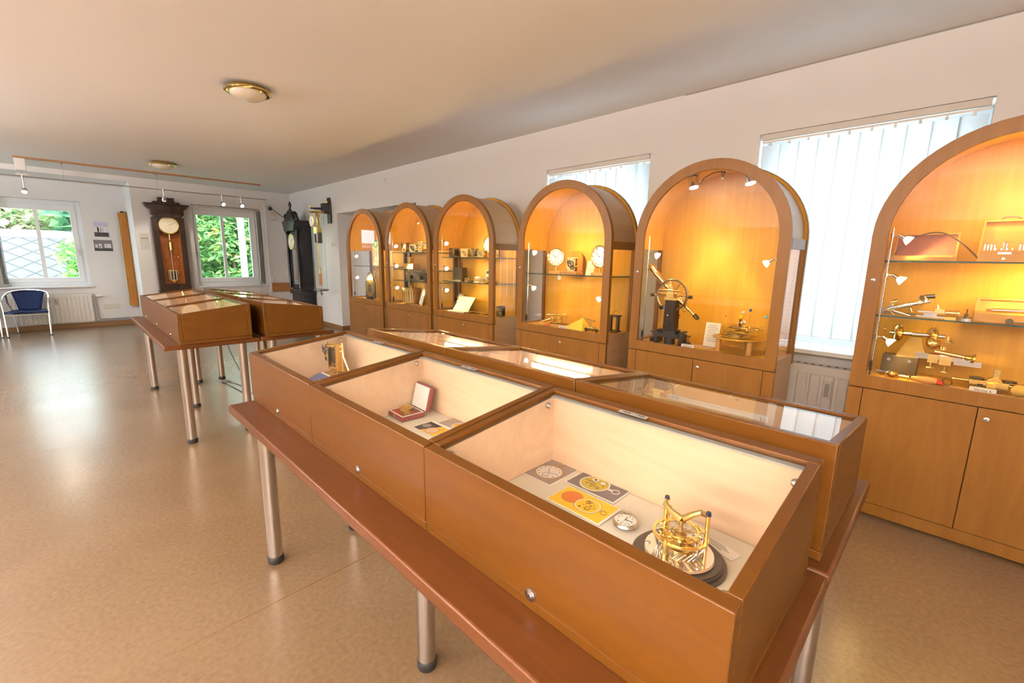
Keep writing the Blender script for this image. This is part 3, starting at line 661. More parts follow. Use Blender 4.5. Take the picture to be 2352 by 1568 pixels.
for x, h in ((-.30, .16), (0, .2), (.30, .16)):
    b = MB(); z = 2.06 if x else 2.24; b.lathe([(0, 0), (.028, 0), (.03, h*.2), (.014, h*.32), (.032, h*.6), (.018, h*.85), (0, h)], (x, -.28, z), n=14); b.build('finial', 'ebony_blue', t)
b = MB().use('dial_white'); b.cyl((0, -.30, 1.655), (0, -.25, 1.655), .15, n=40); dial_marks(b, (0, -.30, 1.655), .14, hands=((.5, 40), (.7, 50)), wid=.6); b.use('dial_cream').cyl((0, -.302, 1.58), (0, -.30, 1.58), .045, n=20); b.build('dial', None, t)
b = MB(); b.torus((0, -.30, 1.655), .155, .011, (0, 1, 0), 44); b.build('dial_bezel', 'gilt', t)
b = MB(); b.tube([(0, -.24, 1.5), (0, -.24, .95)], .006, 6); b.cyl((0, -.244, .95), (0, -.238, .95), .07, n=24); b.build('pendulum', 'copper', t)
# glass cylinder regulator on its bracket
t = thing('tank_regulator', 'brass precision clock in a tall glass cylinder on a black wall bracket', 'clock', (-8.47, YW, 0))
b = MB(); b.box(-.07, .07, -.03, 0, 1.98, 2.34); b.prism([(-.07, 2.34), (.07, 2.34), (.045, 2.44), (-.045, 2.44)], -.03, 0); b.prism([(-.36, 2.215), (-.03, 2.20), (-.03, 2.27), (-.10, 2.26), (-.36, 2.235)], -.022, .022, 'yz'); b.box(-.055, .055, -.15, -.03, 2.15, 2.33); b.build('bracket', 'black_iron', t, .005)
for z, y in ((2.26, -.35), (2.37, -.05)):
    b = MB(); b.lathe([(0, 0), (.024, 0), (.024, .02), (.012, .03), (0, .03)], (0, y, z-.02), n=14); b.build('knob', 'gilt', t)
b = MB(); b.lathe([(0, 2.175), (.125, 2.175), (.13, 2.16), (.11, 2.145), (0, 2.145)], (0, -.25, 0), n=36); b.build('top_plate', 'gilt', t)
b = MB(); b.lathe([(.118, .76), (.118, 2.15), (.114, 2.15), (.114, .76), (.118, .76)], (0, -.25, 0), n=36); b.build('glass_cylinder', 'glass_pale', t)
b = MB(); b.lathe([(0, .765), (.135, .765), (.138, .75), (.12, .735), (0, .735)], (0, -.25, 0), n=36); b.build('bottom_plate', 'dark_steel', t)
b = MB(); b.cyl((0, -.25, .735), (0, -.25, .64), .01, .006, 8); b.cyl((-.03, -.25, .68), (.05, -.25, .68), .012, n=8); b.build('drain_tap', 'bronze_dark', t)
b = MB(); b.lathe([(0, 2.14), (.05, 2.12), (.03, 2.05), (.045, 1.9), (.055, 1.86), (0, 1.86)], (0, -.25, 0), n=18); b.box(-.06, .06, -.30, -.2, 1.78, 1.90); b.build('movement', 'brass', t, .003)
b = MB().use('dial_white'); b.cyl((0, -.352, 2.0), (0, -.34, 2.0), .10, n=32); dial_marks(b, (0, -.352, 2.0), .09, numerals=False); b.use('gilt').torus((0, -.35, 2.0), .10, .007, (0, 1, 0), 36); b.build('dial', None, t)
for x in (-.05, .05):
    b = MB(); b.tube([(x, -.25, .78), (x, -.25, 1.86)], .005, 6); b.build('support_rod', 'steel_brushed', t)
b = MB(); b.ring(q(-.075, .075, 1.61, 1.80), q(-.06, .06, 1.63, 1.78), -.29, -.21); b.build('pendulum_frame', 'dark_steel', t)
b = MB(); b.tube([(0, -.25, 1.8), (0, -.25, 1.1)], .006, 6); b.use('gilt').lathe([(0, 1.18), (.02, 1.16), (.014, 1.1), (.024, 1.06), (0, 1.05)], (0, -.25, 0), n=14); b.use('copper').cyl((0, -.25, .84), (0, -.25, 1.05), .028, n=18); b.build('pendulum', None, t)
t = thing('cable_trunk', 'thin pale cable trunk running up the wall behind the black longcase clock', 'cable', (-9.6, YW, 0)); b = MB(); b.box(-.012, .012, -.013, -.001, 1.9, 2.44); b.box(-.012, 1.0, -.011, -.001, 2.43, 2.442); b.build('duct', 'plastic_white', t)
t = thing('wall_note', 'small printed note in a clear sleeve on the wall beside the glass cylinder clock', 'sign', (-8.42, YW, 1.585)); b = MB().use('paper'); b.box(-.11, .11, -.006, -.001, -.06, .06)
for k in range(6): b.use('photo_slate').box(-.06, .075-.02*(k % 3), -.0072, -.006, .04-k*.016, .046-k*.016)
b.build('sheet', None, t); b = MB(); b.cyl((.1, 0, .0), (.1, -.02, 0), .007, n=8); b.build('pin', 'dark_steel', t)
t = thing('wall_note', 'small note behind the glass cylinder clock on the white wall', 'sign', (-9.1, YW, 1.36)); b = MB().use('paper'); b.box(-.08, .08, -.006, -.001, -.1, .1); b.use('photo_slate')
for k in range(6): b.box(-.055, .055, -.0072, -.006, .06-k*.024, .066-k*.024)
b.build('sheet', None, t)

# ================================================================== TABLES
def table(label, xl, y0, y1):
    xr = xl+2.015; W = y1-y0
    t = thing('display_table', label, 'table', ((xl+xr)/2, (y0+y1)/2, 0), 0, 'long tables with tube legs')
    b = MB(); b.box(-1.0065, 1.0065, -W/2, W/2, .715, .75); b.build('tabletop', 'table_wood', t, .006)
    for x, y in ((-.925, -.19), (.925, -.19), (0, 0), (-.925, .19), (.925, .19)):
        b = MB(); b.cyl((x, y, .018), (x, y, .7145), .03, n=28); l = b.build('leg', 'steel_brushed', t)
        b = MB(); b.lathe([(0, 0), (.031, 0), (.0335, .006), (.0335, .03), (.031, .034), (.0, .034)], (x, y, 0), n=28); b.build('foot', 'black_rubber', l)
TY = ((.431, 1.029), (1.036, 1.612))
table('closest long display table, carrying the lit cases with the pocket watches', -2.118, *TY[0])
table('long display table behind the lit cases, on the side of the arched cabinets', -2.118, *TY[1])
table('far long display table with bare floor along one side', -5.795, *TY[0])
table('far long display table on the side of the wall clocks', -5.795, *TY[1])

# ================================================================== SLOPING GLASS CASES
CW, CD = .6625, .455
def case(label, x0, y0, low_front, screws=True, lit=1.0, zoff=0, dx=0):
    t = thing('display_case', label, 'display case', (x0+CW/2, y0+CD/2, .7505), 0 if low_front else PI, 'sloping glass cases')
    w, d = CW/2-.0012, CD/2; zf, zb = .212+zoff, .266+zoff
    sl = (zb-zf)/(2*d)
    zt = lambda y: zf+(y+d)*sl
    b = MB(); b.box(-w, w, -d+.003, d-.003, 0, .021); b.build('plinth', 'case_wood', t, .0015)
    b = MB(); b.prism([(-d, .0225), (-d+.026, .0225), (-d+.026, zt(-d+.026)), (-d, zt(-d))], -w, w, 'yz'); fp = b.build('front_panel', 'case_wood', t, .0025)
    b = MB().use('steel'); b.lathe([(0, -.006), (.005, -.006), (.006, -.0045), (.0085, -.004), (.0095, -.0025), (.0125, -.002), (.0125, 0), (0, 0)], (0, -d, .034), (0, 1, 0), 22)
    b.use('ink').cyl((0, -d-.0062, .034), (0, -d-.0064, .034), .0016, n=8)
    b.build('lock', None, fp)
    b = MB(); b.prism([(d-.026, .0225), (d, .0225), (d, zt(d)), (d-.026, zt(d-.026))], -w, w, 'yz'); b.build('back_panel', 'case_wood', t, .0025)
    for s in (-1, 1):
        b = MB(); b.prism([(-d+.0265, .0225), (d-.0265, .0225), (d-.0265, zt(d-.0265)), (-d+.0265, zt(-d+.0265))], s*w, s*(w-.02), 'yz'); b.build('side_panel', 'case_wood', t, .002)
    i0, iy = w-.0205, d-.0268
    b = MB(); e = .004
    zz = lambda y: zt(y)-.016
    b.prism([(-iy, .0225), (iy, .0225), (iy, zz(iy)), (-iy, zz(-iy))], -i0, -i0+e, 'yz'); b.prism([(-iy, .0225), (iy, .0225), (iy, zz(iy)), (-iy, zz(-iy))], i0-e, i0, 'yz')
    b.box(-i0+e, i0-e, iy-e, iy, .0225, zz(iy)); b.box(-i0+e, i0-e, -iy, -iy+e, .0225, zz(-iy)); b.build('lining', 'case_wood_lit', t)  # pale skin added over the inner walls to show them strongly lit
    b = MB(); b.box(-i0+e+.002, i0-e-.002, -iy+e+.002, iy-e-.004, .0225, .049); b.build('felt_floor', 'felt_cream', t)
    b = MB(); g = .006
    b.prism([(-d+.027, zt(-d+.027)-.011), (d-.027, zt(d-.027)-.011), (d-.027, zt(d-.027)-.006), (-d+.027, zt(-d+.027)-.006)], -i0, i0, 'yz'); b.build('glass_lid', 'glass_pale', t)
    b = MB(); b.prism([(d-.041, zt(d-.041)-.012), (d-.0275, zt(d-.0275)-.012), (d-.0275, zt(d-.0275)-.0155), (d-.041, zt(d-.041)-.0155)], -i0+.001, i0-.001, 'yz'); b.build('edge_strip', 'tape_grey', t)
    if screws:
        for s in (-1, 1):
            for yy in (d-.06, -d+.055):
                b = MB(); b.lathe([(0, .011), (.006, .011), (.009, .006), (.009, 0), (0, 0)], (s*(i0-e), yy, zt(yy)-.032), (-s, 0, 0), 16); b.build('hinge_screw', 'steel', t)
    b = MB(); b.cyl((-.08, -iy+.022, .150), (.21, -iy+.022, .150), .008, n=8); o = b.build('light_tube', 'tube_glow' if lit else 'plastic_white', t)
    b = MB(); b.box(-.10, .23, -iy+.0045, -iy+.012, .140, .160); b.build('tube_holder', 'plastic_white', t)
    return t
pos = ('end', 'middle', 'close')
near = [case('first lit sloping case, with the skeleton clock movement and blue leaflet', -2.122, .527, True, zoff=0),
        case('middle lit sloping case, with the open red medal box', -2.122+CW, .527, True, zoff=-.002),
        case('largest looking lit sloping case, with pocket watch, three photos and brass movement', -2.122+2*CW, .527, True, zoff=-.004)]
for k, l in enumerate(('sloping case behind the skeleton clock movement case, its glass tilted to the cabinets', 'sloping case behind the red medal box case, its glass tilted to the cabinets', 'sloping case behind the pocket watch case, its glass mirroring a bright blind')):
    case(l, -2.114+k*CW, 1.070, False, False, lit=k < 2)
for k, l in enumerate(('far case on the aisle side, the one by the far wall', 'far case on the aisle side, between its two neighbours', 'far case on the aisle side, showing its plain wooden end panel to the lit cases')):
    case(l, -3.765-(3-k)*CW, .520, True, False)
for k, l in enumerate(('far case on the clock side, the one by the far wall', 'far case on the clock side, between its two neighbours', 'far case on the clock side, showing its slanting wooden end panel to the lit cases')):
    case(l, -3.752-(3-k)*CW, 1.058, False, False)
def period(t, txt, x):
    d = CD/2; zt = .212+(d*2-.038)*(.054/CD)
    mx = T((x, d-.034, .266-.0052-.034*.119)) @ RX(math.atan(.054/CD))
    b = MB(mx).use('tape_grey'); b.box(-.038, .038, -.0075, .0075, 0, .0005); b.mx = None; b.use('ink').text(txt, .0125, mx @ T((0, 0, .0007)), .0002); b.build('period_label', None, t)
period(near[2], '1930 – 1940', -.055)
period(near[1], '1900 – 1930', -.02); period(near[0], '1850 – 1900', .02)

# contents of the three lit cases ---------------------------------------------------
ZF = .8002
def sheet(name, label, c, rz, w, h, draw, group=None, base='paper', z=ZF, curl=0):
    t = thing(name, label, 'photo', (c[0], c[1], z), rz, group)
    b = MB().use(base); 
    if curl:
        n = 8
        for i in range(n):
            f = lambda u: curl*max(0, (u-.45))**2
            u0, u1 = i/n, (i+1)/n
            b.box(-w/2+w*u0, -w/2+w*u1, -h/2, h/2, 0, .0006)
    else: b.box(-w/2, w/2, -h/2, h/2, 0, .0006)
    draw(b, w, h); b.build('print', None, t); return t
def flat(b, m, c, r, z, sx=1, n=32): b.use(m); b._add([(c[0]+r*sx*math.cos(2*PI*i/n), c[1]+r*math.sin(2*PI*i/n), z) for i in range(n)], [tuple(range(n))])
def fring(b, m, c, r, wd, z, n=32): b.use(m).torus((c[0], c[1], z), r, wd, n=n, k=4)
def watch_print(bgm, face, rim):
    def draw(b, w, h):
        mr = .004; b.use(bgm).box(-w/2+mr, w/2-mr, -h/2+mr, h/2-mr, .0005, .0008)
        flat(b, rim, (-.012, 0), .040, .0010); flat(b, face, (-.012, 0), .036, .0012)
        fring(b, rim, (.050, 0), .010, .0012, .0012); b.use(rim).box(.028, .042, -.004, .004, .0009, .0014)
        return b
    return draw
def d1(b, w, h):
    watch_print('photo_grey', 'photo_white', 'brass_dull')(b, w, h)
    for i in range(12):
        a = i*PI/6; b.use('ink').ob((-.012+.029*math.cos(a), .029*math.sin(a), .0014), (.005, .002, .0002), (0, 0, a))
    b.ob((-.005, .006, .0015), (.022, .0014, .0002), (0, 0, .7)); b.ob((-.014, -.012, .0015), (.026, .0012, .0002), (0, 0, 1.9)); fring(b, 'ink', (-.03, -.002), .009, .0004, .0014)
def d2(b, w, h):
    watch_print('photo_slate', 'photo_olive', 'photo_white')(b, w, h)
    random.seed(3)
    for i in range(14): b.use(('ink', 'brass_dull', 'photo_yellow')[i % 3]).ob((-.012+random.uniform(-.024, .024), random.uniform(-.022, .022), .0014+.00003*i), (random.uniform(.01, .034), random.uniform(.001, .002), .0002), (0, 0, random.uniform(-.3, .5)))
    flat(b, 'photo_white', (-.020, .016), .009, .0022); flat(b, 'ink', (-.02, .016), .004, .0024); flat(b, 'photo_white', (.004, .014), .007, .0022)
    for p in ((-.03, -.012), (.008, -.02), (.014, .0), (-.012, -.02)): flat(b, 'ink', p, .0022, .0022)
def d3(b, w, h):
    b.use('photo_yellow').box(-w/2+.003, w/2-.006, -h/2+.003, h/2-.003, .0005, .0008)
    flat(b, 'brass_dull', (-.036, .006), .028, .0010); flat(b, 'photo_orange', (-.036, .006), .0255, .0012)
    flat(b, 'brass_dull', (.014, .0), .033, .0013); flat(b, 'dial_white', (.014, 0), .031, .0014); flat(b, 'photo_yellow', (.014, 0), .0285, .0015)
    for i in range(16): flat(b, ('photo_orange', 'ink', 'photo_brown')[i % 3], (.014+random.uniform(-.018, .018), random.uniform(-.018, .018)), random.uniform(.001, .003), .0017+.00002*i)
    fring(b, 'ink', (.02, -.012), .006, .0006, .0021); fring(b, 'photo_brown', (.028, .0), .0055, .0006, .0021); fring(b, 'ink', (.008, .012), .006, .0006, .0021)
    fring(b, 'brass_dull', (.057, 0), .008, .0009, .0012); b.use('brass_dull').box(.046, .052, -.003, .003, .0009, .0014)
GP = 'photo prints lying in the lit cases'
sheet('photo_print', 'grey photo print of a pocket watch dial at the back corner of the case', (-.728, .898), PI/2, .140, .103, d1, GP)
sheet('photo_print', 'slate photo print of an olive watch movement beside the watch dial print', (-.590, .922), 0, .150, .098, d2, GP, z=ZF+.0009)
sheet('photo_print', 'yellow photo print of an open gold pocket watch in front of the slate print', (-.563, .816), 0, .155, .092, d3, GP, z=ZF+.0035)
def d4(b, w, h):
    b.use('photo_dark').box(-w/2+.004, w/2-.004, -h/2+.003, h/2-.012, .0005, .0008); b.use('photo_yellow'); b._add([(-.02, -h/2+.003, .0012), (w/2-.004, -h/2+.003, .0012), (w/2-.004, .03, .0012), (.012, .03, .0012)], [(0, 1, 2, 3)])
    flat(b, 'photo_grey', (-.035, .0), .016, .0010); flat(b, 'photo_brown', (.015, -.014), .025, .0014); flat(b, 'pink_dial', (.015, -.014), .0225, .0016); fring(b, 'brass_dull', (.036, .012), .008, .0008, .0016)
def d5(b, w, h):
    b.use('photo_grey').box(-w/2+.003, w/2-.003, -h/2+.003, h/2-.003, .0005, .0008); flat(b, 'photo_lilac', (.02, -.005), .03, .0010); flat(b, 'photo_olive', (.02, -.005), .024, .0012); flat(b, 'photo_orange', (.014, -.002), .009, .0014); flat(b, 'photo_brown', (.026, -.01), .007, .0014); b.use('photo_brown').ob((-.03, .01, .0012), (.06, .006, .0003), (0, 0, .9))
sheet('photo_print', 'photo print with a watch on yellow ground in the medal box case', (-1.205, .835), .0, .120, .088, d4, GP, z=ZF+.002)
sheet('photo_print', 'brownish photo print of a watch movement behind the yellow watch print', (-1.185, .922), .05, .120, .080, d5, GP)
def pocket_watch():
    t = thing('pocket_watch', 'silver pocket watch with white dial lying beside the brass movement', 'watch', (-.447, .812, ZF), .5)
    b = MB(); b.lathe([(0, 0), (.018, .001), (.026, .006), (.027, .010), (.025, .014), (.0, .014)], n=36); b.build('case', 'steel', t)
    b = MB(); b.torus((0, 0, .0145), .0235, .0025, n=40); b.build('bezel', 'steel', t)
    b = MB(RX(-PI/2)).use('dial_white'); b.cyl((0, -.0165, 0), (0, -.013, 0), .0225, n=36); dial_marks(b, (0, -.0165, 0), .021, hands=((.6, 20), (.8, 110)), wid=.6, off=.0002); b.use('ink').torus((0, -.0167, -.010), .0055, .0003, (0, 1, 0), 20, 4); b.build('dial', None, t)
    b = MB(); b.cyl((0, .026, .008), (0, .033, .008), .0045, n=12); b.cyl((0, .033, .008), (0, .038, .008), .006, n=14); b.build('crown', 'steel', t)
    b = MB(); b.torus((0, .042, .010), .011, .0016, (0, .5, 1), 24, 6); b.build('bow', 'steel', t)
pocket_watch()
def tourbillon():
    t = thing('tourbillon_model', 'large brass tourbillon model on a stepped dark round base', 'model', (-.318, .795, ZF), .15)
    b = MB(); b.lathe([(0, 0), (.088, 0), (.088, .004), (.082, .005), (.082, .010), (.078, .011), (.078, .013), (.0, .013)], n=56); b.build('base', 'slate_disc', t)
    b = MB(); b.lathe([(0, .0132), (.064, .0132), (.066, .016), (.064, .020), (0, .020)], n=56); b.build('plate', 'chrome', t)
    b = MB(); b.lathe([(.046, .052), (.052, .052), (.052, .055), (.046, .055), (.046, .052)], n=48); b.build('cage_ring', 'brass_bright', t)
    b = MB(); b.lathe([(.030, .060), (.034, .060), (.034, .064), (.030, .064), (.030, .060)], n=40)
    for a in (.3, .3+PI): b.cyl((0, 0, .062), (.032*math.cos(a), .032*math.sin(a), .062), .002, n=6)
    w = b.build('balance_wheel', 'brass_bright', t)
    for i in range(14):
        a = i*2*PI/14; b = MB(); b.cyl((.033*math.cos(a), .033*math.sin(a), .062), (.040*math.cos(a), .040*math.sin(a), .062), .0032, n=10); b.build('timing_screw', 'brass_bright', w)
    b = MB()
    for i in range(70):
        a, r = i*.42, .006+.00022*i
        if i: b.cyl(pp, (r*math.cos(a), r*math.sin(a), .070), .0007, n=4)
        pp = (r*math.cos(a), r*math.sin(a), .070)
    b.build('hairspring', 'steel', t)
    b = MB(); b.cyl((0, 0, .02), (0, 0, .082), .004, n=12); b.cyl((0, 0, .040), (0, 0, .058), .012, n=20); b.cyl((0, 0, .02), (0, 0, .03), .026, n=26); b.build('arbor', 'brass_dull', t)
    b = MB(); b.gear((.018, .012, .034), .02, .003); b.gear((-.02, -.01, .045), .016, .003); b.build('wheel', 'brass_bright', t)
    for a0, a1 in ((2.5, 2.5), (.35, .35), (4.4, 4.4)):
        c, s = math.cos(a0), math.sin(a0); h = .100 if a0 != 4.4 else .06
        b = MB(); b.cyl((.047*c, .047*s, .02), (.047*c, .047*s, h), .0042, n=12); b.build('pillar', 'brass_bright', t)
        if a0 == 4.4: continue
        b = MB(); b.tube([(.047*c, .047*s, h), (.036*c-.012*s, .036*s+.012*c, h-.002), (.02*c-.010*s, .02*s+.01*c, .092), (0, 0, .084)], [.0055, .0058, .006, .0075], 8); b.build('bridge_arm', 'brass_bright', t)
        b = MB(); b.cyl((.047*c, .047*s, h+.001), (.047*c, .047*s, h+.008), .0055, .0045, 14); b.build('bridge_screw', 'jewel_blue', t)
    b = MB()
    for i in range(26):
        a = i*2*PI/26+.1; b.cyl((.040*math.cos(a), .040*math.sin(a), .022), (.046*math.cos(a+.3), .046*math.sin(a+.3), .040), .0018, n=6)
    b.build('cage_strut', 'steel', t)
    b = MB(); b.cyl((-.03, .02, .02), (-.03, .02, .085), .002, n=8); b.cyl((-.03, .02, .085), (-.03, .02, .092), .006, n=12); b.build('stud_screw', 'brass', t)
    for a in (5.6, 1.8, 3.4):
        b = MB(); b.sphere((.058*math.cos(a), .058*math.sin(a), .0205), .005, 12, (1, 1, .6)); b.build('base_screw', 'chrome', t)
tourbillon()
def lines(b, w, h, n=5):
    for k in range(n): b.use('ink').box(-w*.40, w*(.12+.25*((k*7) % 3)/3), h*.32-k*h*.15, h*.32-k*h*.15+h*.035, .0006, .0009)
t = sheet('caption_card', 'small pale caption card behind the brass tourbillon model', (-.277, .890), -.28, .085, .032, lambda b, w, h: lines(b, w, h, 4)); t['category'] = 'card'
# red medal box
t = thing('medal_box', 'open dark red presentation box with white lined lid in the middle lit case', 'box', (-1.376, .838, ZF), -.06)
b = MB(); b.box(-.053, .053, -.048, .048, 0, .018); b.build('base', 'leather_red', t, .006, seg=3)
b = MB(); b.ring(q(-.0495, .0495, -.044, .044), q(-.0458, .0458, -.040, .040), .0182, .0205, 'xy'); b.build('trim', 'satin_white', t)
b = MB(); b.box(-.0456, .0456, -.0398, .0398, .0183, .0195); b.build('cushion', 'velvet_red', t)
b = MB().use('brass_dull'); b.cyl((-.015, .006, .0197), (-.015, .006, .028), .025, n=32); b.use('gilt').torus((-.015, .006, .028), .023, .0016, n=32); b.ob((-.015, .006, .0285), (.02, .014, .002), (0, 0, .5)); b.build('medal', None, t)
b = MB(); b.box(.004, .042, -.030, -.006, .0197, .032); b.build('brass_block', 'brass_dull', t, .001)
b = MB(); b.box(-.01, .03, .022, .036, .0197, .0215); b.build('ribbon_slot', 'plastic_dark', t)
ld = T((.0, .050, .016)) @ RX(math.radians(-14))
b = MB(ld); b.box(-.053, .053, .0, .020, 0, .096); l = b.build('lid', 'leather_red', t, .006, seg=3)
b = MB(ld); b.ring(q(-.0495, .0495, .005, .091), q(-.045, .045, .010, .086), -.0015, -.0002); b.box(-.045, .045, -.0012, -.0004, .010, .086); b.build('lid_lining', 'satin_white', l, .0005)
b = MB(); b.cyl((0, -.048, .012), (0, -.052, .012), .003, n=8); b.cyl((0, -.048, .019), (0, -.050, .021), .0022, n=8); b.build('clasp', 'gilt', t)
# skeleton movement with hands, dial side towards -x
t = thing('skeleton_movement', 'brass skeleton clock movement with dark ornate hands on a wooden block', 'clock movement', (-1.998, .868, ZF), .42)
b = MB(); b.box(-.085, .085, -.035, .045, 0, .034); b.build('block', 'box_wood', t, .001)
b = MB(); b.prism([(-.026, .06), (.03, .055), (.026, .172), (-.022, .178)], -.044, -.041, 'yz'); b.build('front_plate', 'brass_bright', t)
b = MB(); b.prism([(-.026, .055), (.03, .055), (.026, .172), (-.022, .172)], -.002, .001, 'yz'); b.build('back_plate', 'brass', t)
for y, z in ((-.018, .166), (.02, .166), (-.02, .064), (.022, .064)):
    b = MB(); b.cyl((-.048, y, z), (.004, y, z), .0032, n=10); b.build('pillar', 'brass_bright', t)
for y, z, r in ((0, .145, .02), (.004, .11, .024), (0, .08, .016)):
    b = MB(); b.gear((-.02, y, z), r, .003, (1, 0, 0)); b.build('wheel', 'bronze_dark', t)
b = MB(); b.box(-.030, -.012, -.016, .016, .085, .150); b.build('spring_barrel', 'bronze_dark', t, .003)
b = MB(); b.cyl((-.085, 0, .115), (-.04, 0, .115), .0035, n=8); b.gear((-.058, 0, .115), .014, .004, (1, 0, 0), 10); b.gear((-.053, .004, .092), .012, .003, (1, 0, 0), 10); b.build('motion_work', 'brass_bright', t)
for an, L in ((.35, .062), (-.25, .050), (2.85, .03)):
    b = MB(); s, c = math.sin(an), math.cos(an); b.tube([(-.084, 0, .115), (-.084, s*L*.35, .115+c*L*.35)], .002, 6); b.torus((-.084, s*L*.5, .115+c*L*.5), L*.15, .0018, (1, 0, 0), 14, 5); b.torus((-.084, s*L*.74, .115+c*L*.74), L*.12, .0018, (1, 0, 0), 14, 5); b.tube([(-.084, s*L*.82, .115+c*L*.82), (-.084, s*L*1.1, .115+c*L*1.1)], [.002, .0008], 6); b.build('hand', 'plastic_dark', t)
b = MB(); b.tube([(.030, -.01, .185), (.034, -.01, .12), (.062, -.01, .056)], .0045, 8); b.tube([(.030, -.01, .185), (.026, -.01, .056)], .003, 8); b.box(-.04, .064, -.022, .012, .046, .056); b.cyl((.018, -.01, .168), (.032, -.01, .168), .003, n=8); b.cyl((.018, -.01, .145), (.032, -.01, .145), .003, n=8); b.build('bracket', 'brass_bright', t)
b = MB(); b.torus((.0, -.005, .040), .016, .0025, n=20); b.cyl((-.03, -.005, .0345), (-.03, -.005, .048), .005, n=10); b.cyl((.04, -.005, .0345), (.04, -.005, .048), .006, n=10); b.build('foot_ring', 'brass', t)
t = thing('leaflet', 'folded blue leaflet propped in front of the skeleton clock movement', 'leaflet', (-2.015, .70, ZF))
b = MB(T((0, 0, .0)) @ RX(math.radians(18))).use('paper'); b.box(-.055, .055, 0, .12, .001, .002); b.use('photo_blue').box(-.054, .054, .001, .110, .002, .0024); b.use('photo_lilac').box(.008, .04, .07, .076, .0024, .0027); b.box(-.04, -.01, .04, .046, .0024, .0027); b.build('cover', None, t)
b = MB(); b.prism([(.02, 0), (.11, 0), (.11, .033), (.02, .0045)], -.05, .05, 'yz'); b.build('inner_page', 'paper', t)

# mains cables under the far tables
t = thing('floor_tape', 'grey tape holding the mains cables to the floor under the far table', 'tape', (-5.60, 1.12, 0), .5); b = MB(); b.box(-.09, .09, -.035, .035, .0005, .0035); b.ob((.03, .0, .005), (.06, .11, .004), (0, .06, .5)); b.build('strip', 'pipe_grey', t)
t = thing('mains_cable', 'thin black cable drooping from the far table down to the floor', 'cable', (0, 0, 0)); b = MB(); b.tube([(-5.55, 1.15, .714), (-5.58, 1.18, .5), (-5.52, 1.19, .36), (-5.37, 1.2, .25), (-5.2, 1.2, .18), (-5.0, 1.22, .05), (-5.1, 1.23, .006), (-5.35, 1.2, .005), (-5.58, 1.14, .008)], .004, 6); b.build('wire', 'ink', t)
t = thing('mains_cable', 'second black cable looped on the floor behind the thick table leg', 'cable', (0, 0, 0)); b = MB(); b.tube([(-4.55, 1.25, .714), (-4.6, 1.3, .45), (-4.72, 1.25, .2), (-4.76, 1.2, .04), (-4.95, 1.16, .006), (-5.2, 1.14, .005), (-5.56, 1.10, .009)], .004, 6); b.tube([(-4.62, 1.32, .713), (-4.6, 1.36, .4), (-4.62, 1.42, .05), (-4.75, 1.40, .006), (-5.0, 1.38, .006)], .004, 6); b.build('wire', 'ink', t)

